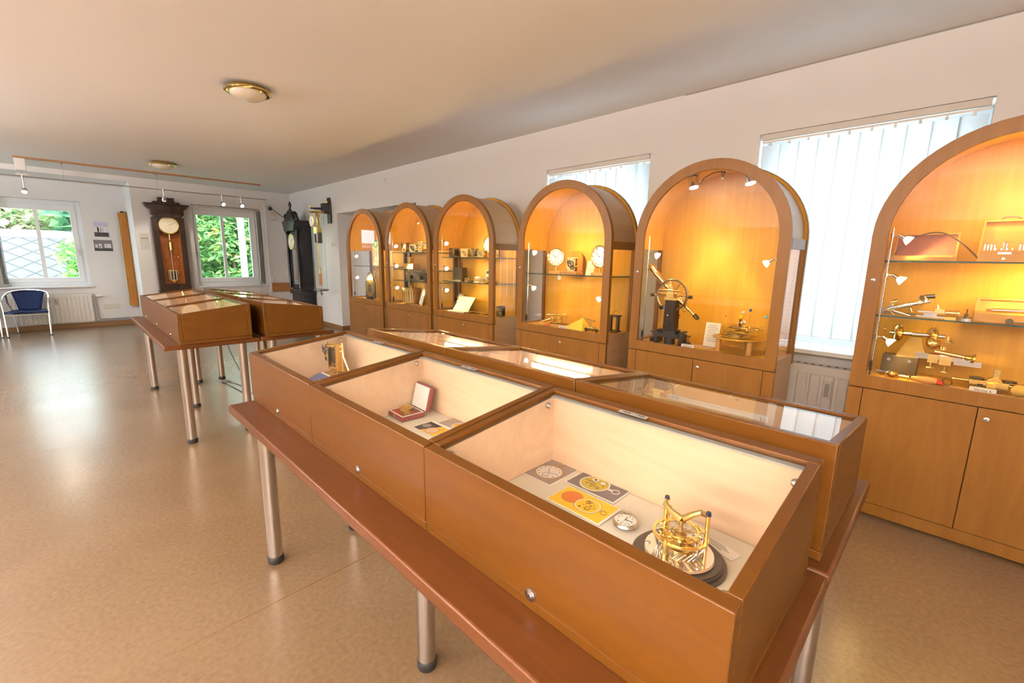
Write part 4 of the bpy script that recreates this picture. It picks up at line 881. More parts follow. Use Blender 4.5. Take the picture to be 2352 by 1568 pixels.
# ================================================================== ARCHED CABINETS
CY, AW, AZ = 3.022, .5045, 1.525
def arch(hw, zb, r, n=28, cz=AZ): return [(hw, zb)]+arc(0, cz, r, 0, PI, n)+[(-hw, zb)]
HAL = (1.0, .66, .20)
def cabinet(label, cx, shelves, top_label=None):
    t = thing('arched_cabinet', label, 'display cabinet', (cx, CY, 0), 0, 'arched wooden display cabinets')
    b = MB(); b.box(-AW+.004, AW-.004, .022, .395, .012, .716); b.box(-AW, -.4415, 0, .024, .080, .716); b.box(.4415, AW, 0, .024, .080, .716); b.build('base_cabinet', 'beech', t, .0015)
    b = MB(); b.box(-AW, AW, .001, .022, .012, .0765); b.build('plinth', 'beech', t, .0015)
    b = MB(); b.box(-AW+.02, AW-.02, .03, .38, 0, .012); b.build('shadow_gap', 'ink', t)  # black block painting the shade in the gap under the plinth
    for s in (-1, 1):
        b = MB(); b.box(*sorted((s*.002, s*.4385)), 0, .0215, .080, .7165); d = b.build('door', 'beech', t, .0012)
        if s > 0:
            b = MB().use('steel'); b.lathe([(0, -.004), (.007, -.004), (.011, -.002), (.011, 0), (0, 0)], (.034, 0, .664), (0, 1, 0), 18); b.use('ink').cyl((.034, -.0042, .664), (.034, -.0046, .664), .003, n=10); b.build('lock', None, d)
    # glazed front door
    b = MB(); o = arch(AW, .7205, AW)
    i = [(.4385, .7895)]+arc(0, AZ, .4385, 0, PI, 28)+[(-.4385, .7895)]
    b.ring(o, i, 0, .022); df = b.build('door_frame', 'beech', t, .0015)
    b = MB(); b.prism([(x*.998, z if k else z+.001) for k, (x, z) in enumerate(i)], .009, .014); b.build('door_glass', 'glass', df)
    b = MB().use('steel'); b.lathe([(0, -.004), (.006, -.004), (.010, -.002), (.010, 0), (0, 0)], (-.4715, 0, 1.30), (0, 1, 0), 18); b.use('ink').cyl((-.4715, -.0042, 1.30), (-.4715, -.0046, 1.30), .0028, n=10); b.build('lock', None, df)
    # body
    b = MB(); b.ring(arch(AW-.006, .722, AW-.006), arch(.462, .775, .462), .0245, .043); b.build('front_rim', 'beech', t)
    b = MB(); b.use('beech_daylit').ring([(.486, 1.465)]+arc(0, AZ, .486, 0, PI, 36)+[(-.486, 1.465)], [(.480, 1.465)]+arc(0, AZ, .480, 0, PI, 36)+[(-.480, 1.465)], .0435, .378, closed=False)
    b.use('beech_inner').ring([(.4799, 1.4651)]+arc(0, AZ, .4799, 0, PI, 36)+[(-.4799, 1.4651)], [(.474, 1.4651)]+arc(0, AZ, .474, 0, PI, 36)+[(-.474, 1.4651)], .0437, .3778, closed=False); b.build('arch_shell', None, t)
    for s in (-1, 1):
        b = MB(); b.box(*sorted((s*.4865, s*.5015)), .0435, .384, 1.465, 1.527); b.build('side_band', 'beech', t)
        b = MB(); b.box(*sorted((s*.476, s*AW)), .0435, .384, .7165, .785); b.build('side_rail', 'beech_daylit', t)
        b = MB(); b.box(*sorted((s*(AW-.0035), s*(AW-.001))), .03, .384, .02, .7155); b.build('side_board', 'beech_daylit', t)  # thin paler skin, daylight on the base side put into its colour
        b = MB(); b.box(*sorted((s*.484, s*.490)), .0435, .355, .7855, 1.4645); b.build('side_glass', 'glass', t)
        b = MB(); b.box(*sorted((s*.474, s*.5015)), .356, .384, .7855, 1.4645); b.build('rear_post', 'beech', t)
        b = MB()
        for k in range(22): b.cyl((s*.45, .3776, .82+k*.028), (s*.45, .3782, .82+k*.028), .0025, n=6)
        b.build('peg_hole', 'ink', t)
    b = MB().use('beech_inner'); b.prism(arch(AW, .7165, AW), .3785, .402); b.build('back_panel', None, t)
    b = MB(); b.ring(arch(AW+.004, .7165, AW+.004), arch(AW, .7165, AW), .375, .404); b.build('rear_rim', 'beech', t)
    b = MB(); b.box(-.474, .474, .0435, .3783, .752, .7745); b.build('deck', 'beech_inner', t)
    for z in shelves:
        b = MB(); zz = z-.008
        v = [(x, y, c) for c in (zz, z) for y in (.085, .37) for x in (-.472, .472)]
        b.use('glass_shelf')._add(v, [(0, 2, 3, 1), (4, 5, 7, 6)]); b.use('glass_edge')._add(v, [(0, 1, 5, 4), (2, 6, 7, 3), (0, 4, 6, 2), (1, 3, 7, 5)]); b.build('glass_shelf', None, t)
    return t
def lamp_rail(label, cx, side, z1, zs, aim=None, energy=12.0):
    x = cx+side*.428; y = CY+.068
    t = thing('halogen_rail', label, 'lamp rail', (x, y, .775), 0, 'halogen lamp rails inside the cabinets')
    b = MB(); b.tube([(0, 0, .0), (0, 0, z1-.775)], .0042, 8); b.build('rod', 'steel', t)
    b = MB(); b.tube([(0, -.004, .09), (.004, -.012, .05), (-.003, -.012, .012), (.006, -.01, .004)], .0025, 6); b.ob((0, -.012, .06), (.012, .010, .05)); b.build('plug', 'black_iron', t)
    for z in zs:
        d = Vector(aim or (-side*.72, -.02, -.50)).normalized(); h = z-.775
        p = Vector((-side*.03, .012, h))
        b = MB(); b.cyl((0, 0, h-.008), (0, 0, h+.012), .009, n=10); b.tube([(0, 0, h+.002), p*1.0], .0035, 6); b.cyl(p-d*.004, p+d*.022, .008, .009, 12); s = b.build('clamp', 'steel', t)
        b = MB(); b.lathe([(.009, .022), (.014, .028), (.020, .038), (.0245, .050), (.0235, .050), (.018, .038), (.012, .029)], p, d, 20); r = b.build('reflector', 'reflector_glow', s)
        b = MB(); b.cyl(p+d*.0465, p+d*.049, .0225, n=20); b.build('bulb', 'halogen', s)
        light('halogen_and_fill', 'SPOT', Vector((x, y, .775))+p+d*.046, energy, HAL, .014, d.to_track_quat('-Z', 'Y').to_euler(), spot_size=2.5, spot_blend=.5)
def cabinet_fill(cx, z=1.62, e=3.2, y=CY+.2): light('halogen_and_fill', 'POINT', (cx, y, z), e, HAL, .03)  # added fill light without a bulb, brightening the cabinet interior
V = {1: -5.9915, 2: -4.8715, 3: -3.7915, 4: -2.4465, 5: -1.2325, 6: .1455}
cabinet('arched cabinet with the hanging painted clock, beside the white wall jamb', V[1], (1.247,))
cabinet('arched cabinet with box movements, a drum clock and an oval dial', V[2], (1.442, 1.228, 1.083))
cabinet('arched cabinet with an open white album at its bottom', V[3], (1.389, 1.122))
cabinet('arched cabinet with two white clock dials on one glass shelf', V[4], (1.252,))
cabinet('arched cabinet with the brass telescope and planet model', V[5], ())
cabinet('arched cabinet with lathes and tool boxes, cut off by the edge of the photo', V[6], (1.402, 1.112))
lamp_rail('lamp rail in the cabinet with the hanging painted clock', V[1], -1, 1.47, (1.41, 1.10), energy=13.0)
lamp_rail('lamp rail in the cabinet with box movements and drum clock', V[2], -1, 1.60, (1.545, 1.292, 1.01))
lamp_rail('lamp rail in the cabinet with the open white album', V[3], -1, 1.62, (1.565, 1.285, 1.04))
lamp_rail('lamp rail at the lock side of the cabinet with two clock dials', V[4], -1, 1.53, (1.465, 1.14), energy=7)
lamp_rail('lamp rail behind the hinge side of the cabinet with two clock dials', V[4], 1, 1.53, (1.485, 1.09), energy=7)
lamp_rail('lamp rail beside the brass telescope', V[5], -1, 1.56, (1.445,))
lamp_rail('lamp rail beside the planet model', V[5], 1, 1.56, (1.40,))
lamp_rail('lamp rail in the cabinet with lathes and tool boxes', V[6], -1, 1.57, (1.53, 1.325, .995))
for k, dx, z, e in ((1, 0, 1.55, 2.4), (2, .1, 1.6, 3.6), (3, .2, 1.6, 4.2), (4, 0, 1.5, 3.6), (5, -.1, 1.5, 1.9), (6, .15, 1.27, 4.4), (6, 0, 1.72, 2.4)): cabinet_fill(V[k]+dx, z, e, CY+.13)

def plate(txt, label, x, z=.776):
    t = thing('name_plate', label, 'sign', (x, CY+.052, z), 0); mx = RX(math.radians(-18))
    b = MB(mx).use('plastic_cream'); b.box(-.046, .046, 0, .003, 0, .028); b.mx = None
    b.use('ink').text(txt, .017, mx @ T((0, -.0003, .014)) @ RX(PI/2), .0002); b.build('plate', None, t)
plate('Vitrine 6', 'small name plate in front of the brass rounding-up machine', .150)
plate('Vitrine 5', 'small name plate between the telescope base and planet model', -1.305)
plate('Vitrine 4', 'small name plate in front of the folded yellow paper', -2.43)

def bits(name, label, cat, loc, build, rz=0, group=None):
    t = thing(name, label, cat, loc, rz, group); build(t); return t
def P(t, name, m, bevel=0):
    class _:
        def __enter__(s): s.b = MB(); return s.b
        def __exit__(s, *a): s.b.build(name, m, t, bevel)
    return _()
def movement(label, loc, w, h, d, rz=0, m='brass', dark='bronze_dark', group='clock movements on the cabinet shelves'):
    t = thing('clock_movement', label, 'clock movement', loc, rz, group)
    for y in (-d/2, d/2-.003):
        b = MB(); b.box(-w/2, w/2, y, y+.003, 0, h); b.build('plate', m, t, .001)
    for x in (-w*.4, w*.4):
        for z in (h*.1, h*.9):
            b = MB(); b.cyl((x, -d/2-.004, z), (x, d/2+.004, z), .004, n=8); b.build('pillar', dark, t)
    for x, z, r in ((0, h*.55, h*.24), (w*.2, h*.3, h*.17), (-w*.22, h*.68, h*.14)):
        b = MB(); b.gear((x, -d/2-.005, z), r, .003, (0, 1, 0), 16); b.build('wheel', dark, t)
    b = MB(); b.cyl((-w*.1, -d/2+.004, h*.35), (-w*.1, d/2-.004, h*.35), h*.2, n=16); b.build('barrel', m, t)
    return t
def clock_dial(label, loc, r, base, rz=0, group=None, roman=True):
    t = thing('dial_clock', label, 'clock', loc, rz, group); x, y, z = 0, 0, base
    b = MB(); b.torus((0, -.004, z+r), r, .007, (0, 1, 0), 36, 8); b.build('bezel', 'brass_bright', t)
    b = MB().use('dial_white'); b.cyl((0, -.004, z+r), (0, .012, z+r), r*.97, n=40); dial_marks(b, (0, -.004, z+r), r*.95, numerals=roman, hands=((.5, 305), (.75, 308))); b.build('dial', None, t)
    if base:
        b = MB(); b.box(-r*.75, r*.75, -.03, .05, 0, .026); b.build('foot', 'box_wood', t, .002)
        b = MB(); b.cyl((0, .01, .026), (0, .01, base+.01), .007, n=10); b.build('stem', 'brass', t)
    return t
Yc = CY+.19
# cabinet 6 ---------------------------------------------------------------------------
Z6 = (1.4025, 1.1125, .775)
t = thing('instrument_case', 'flat open wooden case with mottled brown lining on the top glass shelf', 'case', (-.155, Yc-.03, Z6[0]))
with P(t, 'tray', 'box_wood', .002) as b: b.ring(q(-.125, .125, -.06, .05), q(-.115, .115, -.05, .04), 0, .022, 'xy'); b.box(-.124, .124, -.059, .049, 0, .005)
with P(t, 'lid', 'box_wood', .002) as b: b.mx = T((0, .055, .02)) @ RX(math.radians(-12)); b.ring(q(-.125, .125, 0, .125), q(-.117, .117, .008, .117), -.008, .012); b.box(-.124, .124, .008, .012, 0, .124)
with P(t, 'lid_lining', 'leather_brown') as b: b.mx = T((0, .055, .02)) @ RX(math.radians(-12)); b.box(-.116, .116, .002, .007, .009, .116)
for x in (-.05, .10):
    with P(t, 'hook', 'gilt') as b: b.tube([(x, -.062, .008), (x, -.066, .016), (x+.008, -.064, .022)], .0018, 6)
t = thing('measuring_bow', 'thin curved springy rod arching over the open wooden case', 'rod', (-.17, CY+.105, Z6[0]))
with P(t, 'rod', 'bronze_dark') as b: b.tube([(-.095, 0, .03+.0)]+[(-.095+.315*u, .015*u, .03+.125*math.sin(PI*(.05+.93*u))-.03*u) for u in [i/18 for i in range(1, 19)]], .0035, 7)
t = thing('collet_box', 'open wooden tool box with steel collets standing in rows', 'box', (.128, Yc-.02, Z6[0]))
with P(t, 'box', 'box_wood', .002) as b: b.box(-.085, .085, -.06, .05, 0, .052)
with P(t, 'recess', 'photo_dark') as b: b.box(-.04, .035, -.035, .035, .0522, .053)
with P(t, 'plate', 'steel') as b: b.box(-.022, .022, -.0615, -.06, .034, .044); b.cyl((0, -.0612, .014), (0, -.063, .014), .006, n=12)
with P(t, 'lid', 'box_wood', .002) as b: b.mx = T((0, .055, .052)) @ RX(math.radians(-8)); b.ring(q(-.085, .085, 0, .15), q(-.075, .075, .01, .14), -.012, .008); b.box(-.084, .084, .008, .012, 0, .149)
with P(t, 'handle', 'leather_brown') as b: b.tube([(-.03, .08, .198), (-.02, .08, .212), (0, .08, .216), (.03, .08, .212), (.045, .08, .198)], .004, 8)
for k, (x, y, h) in enumerate([(-.066+i*.011, -.02, .038) for i in range(4)]+[(.048+i*.011, -.02, .038) for i in range(4)]+[(-.005, .0, .05), (.005, -.005, .045)]+[(-.03+i*.018, -.05, .014) for i in range(4)]):
    with P(t, 'collet', 'steel') as b: b.cyl((x, y, .053), (x, y, .053+h*.7), .0042, n=10); b.cyl((x, y, .053+h*.7), (x, y, .053+h), .0035, .0012, 10)
t = thing('second_tool_box', 'wooden box at the very edge of the photo on the top glass shelf', 'box', (.31, Yc-.02, Z6[0]))
with P(t, 'box', 'box_wood', .002) as b: b.box(-.07, .10, -.06, .05, 0, .07)
t = thing('poising_tool', 'long slanting steel and brass tool on the middle shelf by the lamp rail', 'tool', (-.285, Yc-.03, Z6[1]))
with P(t, 'shaft', 'steel') as b: b.tube([(0, 0, .022), (.19, 0, .085)], .0085, 10); b.tube([(.03, 0, .034), (.12, 0, .062)], .013, 12)
for u in (.15, .38, .6, .8):
    with P(t, 'collar', 'brass_bright') as b: b.cyl((.19*u-.004, 0, .022+.063*u-.002), (.19*u+.004, 0, .022+.063*u+.002), .016, n=14)
with P(t, 'eyepiece', 'dark_steel') as b: b.cyl((.165, 0, .105), (.205, 0, .112), .011, n=14)
with P(t, 'end_joint', 'steel') as b: b.cyl((.17, 0, .075), (.168, 0, .108), .010, n=12); b.cyl((.155, -.01, .1), (.17, .01, .105), .014, n=12)
with P(t, 'thumb_screw', 'brass') as b: b.cyl((.045, 0, .035), (.04, 0, .07), .005, n=8); b.cyl((.038, 0, .068), (.062, 0, .076), .013, n=12); b.cyl((.11, 0, .058), (.125, 0, .022), .004, n=8)
with P(t, 'stand', 'steel') as b:
    for x, y in ((-.03, -.03), (.06, -.03), (.0, .04), (.12, -.02)): b.tube([(.02, 0, .03), (x, y, .003)], .003, 6)
t = thing('slide_gauge', 'flat brass and steel slide gauge lying on the middle glass shelf', 'gauge', (-.06, CY+.12, Z6[1]))
with P(t, 'bar', 'steel') as b: b.box(-.075, .055, -.006, .006, .028, .036); b.box(-.08, .06, -.008, .008, .004, .012); b.box(-.05, .0, -.012, .012, .012, .026)
with P(t, 'slide', 'brass_bright') as b: b.box(-.01, .025, -.016, .016, .03, .05); b.cyl((.0, 0, .05), (-.004, 0, .072), .008, .004, 10); b.cyl((.03, 0, .034), (.07, 0, .034), .013, n=16); b.cyl((.072, 0, .034), (.08, 0, .034), .018, n=16)
with P(t, 'block', 'brass') as b: b.box(.03, .07, -.02, .02, 0, .014)
t = thing('weight_disc', 'small steel weight disc with a dark pin on top', 'weight', (.045, CY+.10, Z6[1]))
with P(t, 'disc', 'steel') as b: b.cyl((0, 0, 0), (0, 0, .014), .028, n=26)
with P(t, 'pin', 'bronze_dark') as b: b.lathe([(0, .0142), (.010, .0142), (.007, .022), (.009, .034), (.003, .036), (.003, .06), (0, .06)], n=14)
t = thing('gauge_box', 'long open wooden box holding a steel gauge on the middle shelf', 'box', (.20, Yc, Z6[1]))
with P(t, 'box', 'box_wood', .002) as b: b.box(-.13, .16, -.06, .04, 0, .045)
with P(t, 'lid', 'box_wood', .002) as b: b.mx = T((0, .043, .045)); b.ring(q(-.13, .16, 0, .07), q(-.115, .145, .012, .06), -.01, .008); b.box(-.129, .159, .006, .010, 0, .069)
with P(t, 'gauge', 'steel') as b: b.tube([(-.07, -.02, .058), (.13, -.02, .064)], .009, 12); b.tube([(-.09, -.02, .057), (-.06, -.02, .058)], .005, 8)
with P(t, 'gauge_ring', 'brass_bright') as b: b.cyl((.06, -.02, .062), (.075, -.02, .0625), .013, n=14); b.cyl((.10, -.02, .063), (.112, -.02, .0632), .014, n=14)
t = thing('small_key', 'small dark key with round head in front of the long wooden box', 'key', (.20, CY+.105, Z6[1]))
with P(t, 'shank', 'steel') as b: b.cyl((0, 0, .012), (.06, 0, .012), .004, n=8); b.cyl((.06, 0, .012), (.07, 0, .012), .011, n=12)
with P(t, 'head', 'bronze_dark') as b: b.cyl((-.01, -.008, .014), (-.01, .008, .014), .0135, n=16)
t = thing('brass_fitting', 'small brass fitting at the edge of the photo on the middle shelf', 'tool', (.30, CY+.10, Z6[1]))
with P(t, 'body', 'brass_dull') as b: b.cyl((-.02, 0, .02), (.06, 0, .02), .019, n=16); b.cyl((-.03, 0, .02), (-.02, 0, .02), .012, n=12)
t = thing('watchmaker_lathe', 'watchmaker lathe with big brass wheels on a dark wooden block', 'lathe', (-.165, Yc+.03, Z6[2]))
with P(t, 'block', 'bronze_dark', .002) as b: b.box(-.085, .065, -.05, .04, 0, .115)
for x in (-.055, .03):
    with P(t, 'block_screw', 'steel') as b: b.cyl((x, -.0505, .092), (x, -.056, .092), .009, n=14)
with P(t, 'bed', 'steel') as b: b.box(.05, .26, -.03, -.01, .115, .145); b.box(.20, .30, -.026, -.006, .10, .128)
for x, r in ((-.04, .052), (.10, .045)):
    with P(t, 'pulley', 'brass_bright') as b: b.lathe([(0, -.018), (r*.7, -.018), (r, -.008), (r*.8, 0), (r, .008), (r*.7, .018), (0, .018)], (x, 0, .235 if x < 0 else .24), (1, .25, 0), 26)
with P(t, 'spindle', 'steel') as b: b.cyl((-.075, 0, .235), (.15, 0, .238), .011, n=14); b.cyl((-.10, 0, .25), (-.095, 0, .25), .016, n=14)
with P(t, 'headstock', 'brass') as b: b.prism([(-.03, .115), (.10, .115), (.075, .17), (.06, .225), (.02, .225), (-.01, .17)], -.028, .012); b.sphere((.11, -.02, .20), .03, 16)
with P(t, 'tool_rest', 'brass_bright') as b: b.box(.10, .14, -.05, .0, .10, .145); b.box(.145, .19, -.05, .0, .095, .14); b.cyl((.12, -.06, .165), (.23, -.05, .15), .012, n=14); b.cyl((.15, -.03, .15), (.15, -.03, .19), .016, n=14)
for p in ((.115, -.06, .075), (.17, -.055, .06), (.165, -.04, .215)):
    with P(t, 'hand_screw', 'brass_dull') as b: b.cyl((p[0], p[1], p[2]), (p[0], p[1], p[2]+.03), .005, n=8); b.lathe([(0, 0), (.018, 0), (.016, .006), (0, .008)], p, n=16)
with P(t, 'handwheel', 'gilt') as b: b.cyl((.23, -.05, .15), (.262, -.047, .146), .007, n=10); b.cyl((.262, -.047, .146), (.270, -.046, .145), .022, n=20); b.cyl((.238, -.05, .149), (.252, -.048, .147), .013, n=12)
t = thing('hand_drill', 'wooden handled brass hand tool lying on the cabinet bottom', 'tool', (-.20, CY+.09, Z6[2]))
with P(t, 'rod', 'steel') as b: b.cyl((-.06, .06, .018), (.02, .035, .02), .010, n=12)
with P(t, 'boss', 'brass_bright') as b: b.lathe([(0, 0), (.026, 0), (.03, .01), (.03, .03), (.02, .04), (0, .04)], (.01, 0, 0), n=20); b.cyl((.035, .0, .02), (.075, -.002, .02), .009, n=12); b.cyl((.075, -.01, .02), (.08, -.01, .02), .016, n=14)
with P(t, 'handle', 'box_wood') as b: b.lathe([(0, 0), (.010, .002), (.013, .02), (.019, .06), (.015, .10), (.0, .105)], (.085, -.004, .02), (1, .06, 0), 16)
t = thing('red_cloth', 'crumpled bright red cloth on the handle end of the wooden tool', 'cloth', (-.035, CY+.11, Z6[2]))
b = MB(); random.seed(5); n = 9
pts = [[(-.035+.085*i/n, -.022+.05*j/n, .004+.026*math.sin(PI*i/n)*math.sin(PI*(j+.3)/(n+.6))+random.uniform(0, .008)) for j in range(n+1)] for i in range(n+1)]
for i in range(n):
    for j in range(n): b._add([pts[i][j], pts[i+1][j], pts[i+1][j+1], pts[i][j+1]], [(0, 1, 2, 3)], True)
o = b.build('cloth', 'cloth_red', t); md = o.modifiers.new('th', 'SOLIDIFY'); md.thickness = .003
with P(t, 'wire_loop', 'dark_steel') as b: b.torus((.06, 0, .022), .018, .002, (.3, 1, .4), 18, 6); b.tube([(.045, -.02, .02), (.075, -.045, .004)], .0018, 6)
t = thing('rounding_machine', 'brass rounding-up machine with a small wheel beside the name plate', 'machine', (.185, CY+.13, Z6[2]))
with P(t, 'body', 'brass', .002) as b: b.box(-.085, .05, -.03, .03, .012, .055); b.prism([(-.03, .055), (.03, .055), (.012, .075), (-.008, .075)], -.02, .02)
with P(t, 'post', 'brass_dull') as b: b.box(-.006, .014, -.01, .01, .07, .115)
with P(t, 'spindle', 'brass_bright') as b: b.cyl((-.14, 0, .042), (-.085, 0, .042), .006, n=10); b.cyl((-.145, 0, .042), (-.138, 0, .042), .012, n=12); b.cyl((.05, 0, .04), (.17, 0, .04), .010, n=12)
with P(t, 'front_knob', 'gilt') as b: b.cyl((-.01, -.03, .035), (-.01, -.055, .035), .016, n=18)
with P(t, 'wheel', 'gilt') as b: b.lathe([(0, -.006), (.03, -.006), (.032, 0), (.03, .006), (.022, .002), (0, .006)], (.085, -.045, .0335), (0, 1, 0), 26)
with P(t, 'disc_nut', 'bronze_dark') as b: b.cyl((-.06, 0, .056), (-.06, 0, .064), .028, n=18); b.cyl((.05, .01, .056), (.05, .01, .064), .026, n=18)
with P(t, 'slot', 'ink') as b: b.box(-.055, -.035, -.0308, -.03, .03, .038)
with P(t, 'feed_screw', 'brass_bright') as b: b.cyl((.14, 0, .05), (.14, 0, .085), .006, n=8); b.torus((.14, 0, .085), .016, .003, n=16)
t = thing('wood_strip', 'thin wooden strip lying in front of the brass rounding-up machine', 'strip', (.085, CY+.075, Z6[2]), .05)
with P(t, 'strip', 'box_wood') as b: b.box(-.045, .03, -.006, .006, 0, .009)
t = thing('brass_clamp', 'little brass clamp behind the name plate with the lathes', 'clamp', (.135, CY+.088, Z6[2]), .1)
with P(t, 'jaw', 'brass_bright') as b: b.box(-.02, .02, -.008, .008, 0, .012); b.cyl((-.02, 0, .014), (.03, 0, .012), .007, n=10)

# cabinet 5: telescope and orrery ---------------------------------------------------------
t = thing('transit_telescope', 'brass telescope with spoked circle on a dark pillar and iron base', 'telescope', (-1.478, CY+.135, .7752))
with P(t, 'base', 'black_iron', .004) as b: b.prism([(-.10, .10), (-.10, .06), (-.10, .0), (-.075, .0), (-.075, .05), (.085, .05), (.085, 0), (.11, 0), (.11, .10), (.085, .10), (.085, .085), (-.075, .085), (-.075, .10)], -.05, .05); b.box(-.15, -.10, -.02, .02, 0, .03); b.box(.11, .155, -.02, .02, 0, .03)
with P(t, 'turntable', 'black_iron') as b: b.cyl((0, 0, .085), (0, 0, .105), .075, n=28); b.cyl((0, 0, .0), (0, 0, .05), .04, n=20); b.cyl((0, 0, .105), (0, 0, .115), .05, n=20)
for x in (-.135, .140):
    with P(t, 'levelling_screw', 'dark_steel') as b: b.cyl((x, 0, .03), (x, 0, .075), .004, n=8); b.cyl((x, 0, .07), (x, 0, .078), .018, n=14)
for x in (-.11, .12):
    with P(t, 'axle_end', 'steel') as b: b.cyl((x-.012, 0, .088), (x+.012, 0, .088), .006, n=10)
with P(t, 'pillar', 'ebony', .002) as b: b.prism([(-.045, .115), (.045, .115), (.040, .325), (-.040, .325)], -.035, .035)
with P(t, 'pillar_screw', 'brass') as b: b.cyl((.043, 0, .21), (.065, 0, .21), .003, n=8); b.cyl((.06, -.01, .2), (.06, .01, .22), .006, n=8); b.cyl((-.01, -.0355, .215), (-.01, -.042, .215), .006, n=10)
with P(t, 'yoke', 'brass', .001) as b: b.box(-.045, .045, -.04, .04, .325, .345); b.prism([(-.03, .345), (.03, .345), (.018, .43), (-.018, .43)], -.052, -.038)
C0 = Vector((0, 0, .362)); wc = MB(); wc.torus((0, -.015, .362), .112, .009, (0, 1, 0), 44, 8); wheel = wc.build('circle', 'brass_dull', t)
with P(wheel, 'rim', 'dark_steel') as b: b.torus((0, -.026, .362), .113, .004, (0, 1, 0), 44, 6)
for k in range(8):
    a = k*PI/4+.2
    with P(wheel, 'spoke', 'brass') as b: b.cyl((.02*math.cos(a), -.015, .362+.02*math.sin(a)), (.108*math.cos(a), -.015, .362+.108*math.sin(a)), .005, .003, 8)
with P(t, 'level_bar', 'brass_bright') as b: b.cyl((-.085, -.055, .40), (.085, -.055, .398), .007, n=10); b.box(-.085, .085, -.06, -.05, .375, .38)
for s in (-1, 1):
    with P(t, 'micrometer', 'brass') as b: b.cyl((s*.108, -.02, .358), (s*.14, -.03, .358), .007, n=10); b.cyl((s*.02, -.045, .36), (s*.11, -.03, .36), .004, n=8)
    with P(t, 'eyepiece', 'bronze_dark') as b: b.cyl((s*.135, -.028, .358), (s*.155, -.045, .358), .013, n=14)
dv = Vector((.385, 0, -.345)).normalized()
A0 = C0+Vector((0, .022, .01))
with P(t, 'tube', 'brass_bright') as b: b.cyl(A0-dv*.24, A0+dv*.115, .026, .021, 22); b.cyl(A0-dv*.285, A0-dv*.24, .031, .029, 22); b.cyl(A0+dv*.10, A0+dv*.165, .015, n=16); b.cyl(A0+dv*.165, A0+dv*.225, .010, n=14)
with P(t, 'objective_ring', 'gilt') as b: b.cyl(A0-dv*.288, A0-dv*.265, .0335, n=22)
with P(t, 'ocular', 'bronze_dark') as b: b.cyl(A0+dv*.215, A0+dv*.245, .016, n=14); b.cyl(A0+dv*.245, A0+dv*.258, .010, n=12)
with P(t, 'focus_knob', 'gilt') as b: b.cyl(A0+dv*.15+Vector((-.02, -.01, -.01)), A0+dv*.15+Vector((-.03, -.02, -.02)), .012, n=12)
with P(t, 'counterweight', 'dark_steel') as b: b.cyl((-.075, -.03, .265), (-.065, -.01, .268), .016, n=14); b.cyl((-.09, -.02, .28), (-.05, -.02, .28), .003, n=6)
t = thing('orrery', 'brass planet model with stacked gears on a round engraved plate', 'planet model', (-1.022, CY+.211, .7752))
with P(t, 'plate', 'gold_plate') as b: b.cyl((0, 0, .096), (0, 0, .1), .163, n=64)
for r in (.148, .13, .11):
    with P(t, 'engraved_ring', 'brass_dull') as b: b.torus((0, 0, .1), r, .0009, n=56, k=4)
for a in (3.75, 5.6, 1.57):
    with P(t, 'wooden_foot', 'box_wood') as b: b.cyl((.125*math.cos(a), .125*math.sin(a), 0), (.125*math.cos(a), .125*math.sin(a), .0955), .017, n=18)
random.seed(11)
for k in range(9):
    with P(t, 'gear', ('gold_plate', 'brass_bright', 'brass_dull')[k % 3]) as b: b.gear((-.015+random.uniform(-.03, .03), -.01+random.uniform(-.03, .02), .107+k*.0085), .082-.005*k+random.uniform(-.008, .008), .005, (random.uniform(-.03, .03), 0, 1), 22, 5)
with P(t, 'gear', 'brass_bright') as b: b.gear((.070, .02, .165), .066, .005, (0, 0, 1), 26, 5)
with P(t, 'gear', 'gilt') as b: b.gear((.035, -.055, .145), .052, .005, (0, 0, 1), 22, 5)
with P(t, 'spindle', 'bronze_dark') as b: b.lathe([(0, .1), (.010, .1), (.010, .17), (.006, .175), (.009, .19), (.005, .2), (.007, .22), (0, .225)], n=14)
for nm, p, r, m, foot in (('sun', (0, 0, .238), .0155, 'photo_yellow', (0, 0, .2)), ('planet', (.004, .03, .27), .011, 'planet_white', (.004, .03, .17)), ('planet', (.04, .055, .286), .0095, 'planet_blue', (.04, .055, .13)), ('planet', (.148, .03, .252), .0105, 'planet_cyan', (.148, .03, .13)),
                          ('planet', (-.115, .05, .23), .006, 'planet_red', (-.115, .05, .19)), ('moon', (.024, .0, .212), .0075, 'planet_white', (.01, 0, .18)), ('moon', (.014, -.02, .204), .008, 'planet_white', (0, 0, .18)), ('moon', (.035, -.01, .205), .0065, 'planet_white', (0, 0, .18)), ('planet', (.07, -.075, .16), .013, 'brass_dull', (.07, -.075, .1))):
    with P(t, nm, m) as b: b.sphere(p, r, 18)
    with P(t, 'wire', 'brass_dull') as b: b.tube([foot, p], .0011, 5)
with P(t, 'arm', 'brass') as b: b.tube([(-.115, .05, .19), (-.04, .03, .185), (0, 0, .19)], .0013, 5); b.tube([(.148, .03, .185), (.05, .01, .18), (0, 0, .18)], .0013, 5); b.torus((.03, .02, .17), .05, .0014, n=30, k=5)
t = thing('caption_card', 'cream printed card leaning behind the planet model', 'card', (-1.222, Yc+.06, .776), 0)
b = MB(RX(math.radians(-10))).use('paper_cream'); b.box(-.052, .052, 0, .002, 0, .175)
for k in range(9): b.use('photo_slate').box(-.03-.008*(k % 2), .03+.006*(k % 3), -.0006, 0, .15-k*.014, .153-k*.014)
b.build('card', None, t)
t = thing('postcard', 'long picture print lying flat behind the telescope base', 'photo', (-1.31, Yc+.03, .7752), -.12)
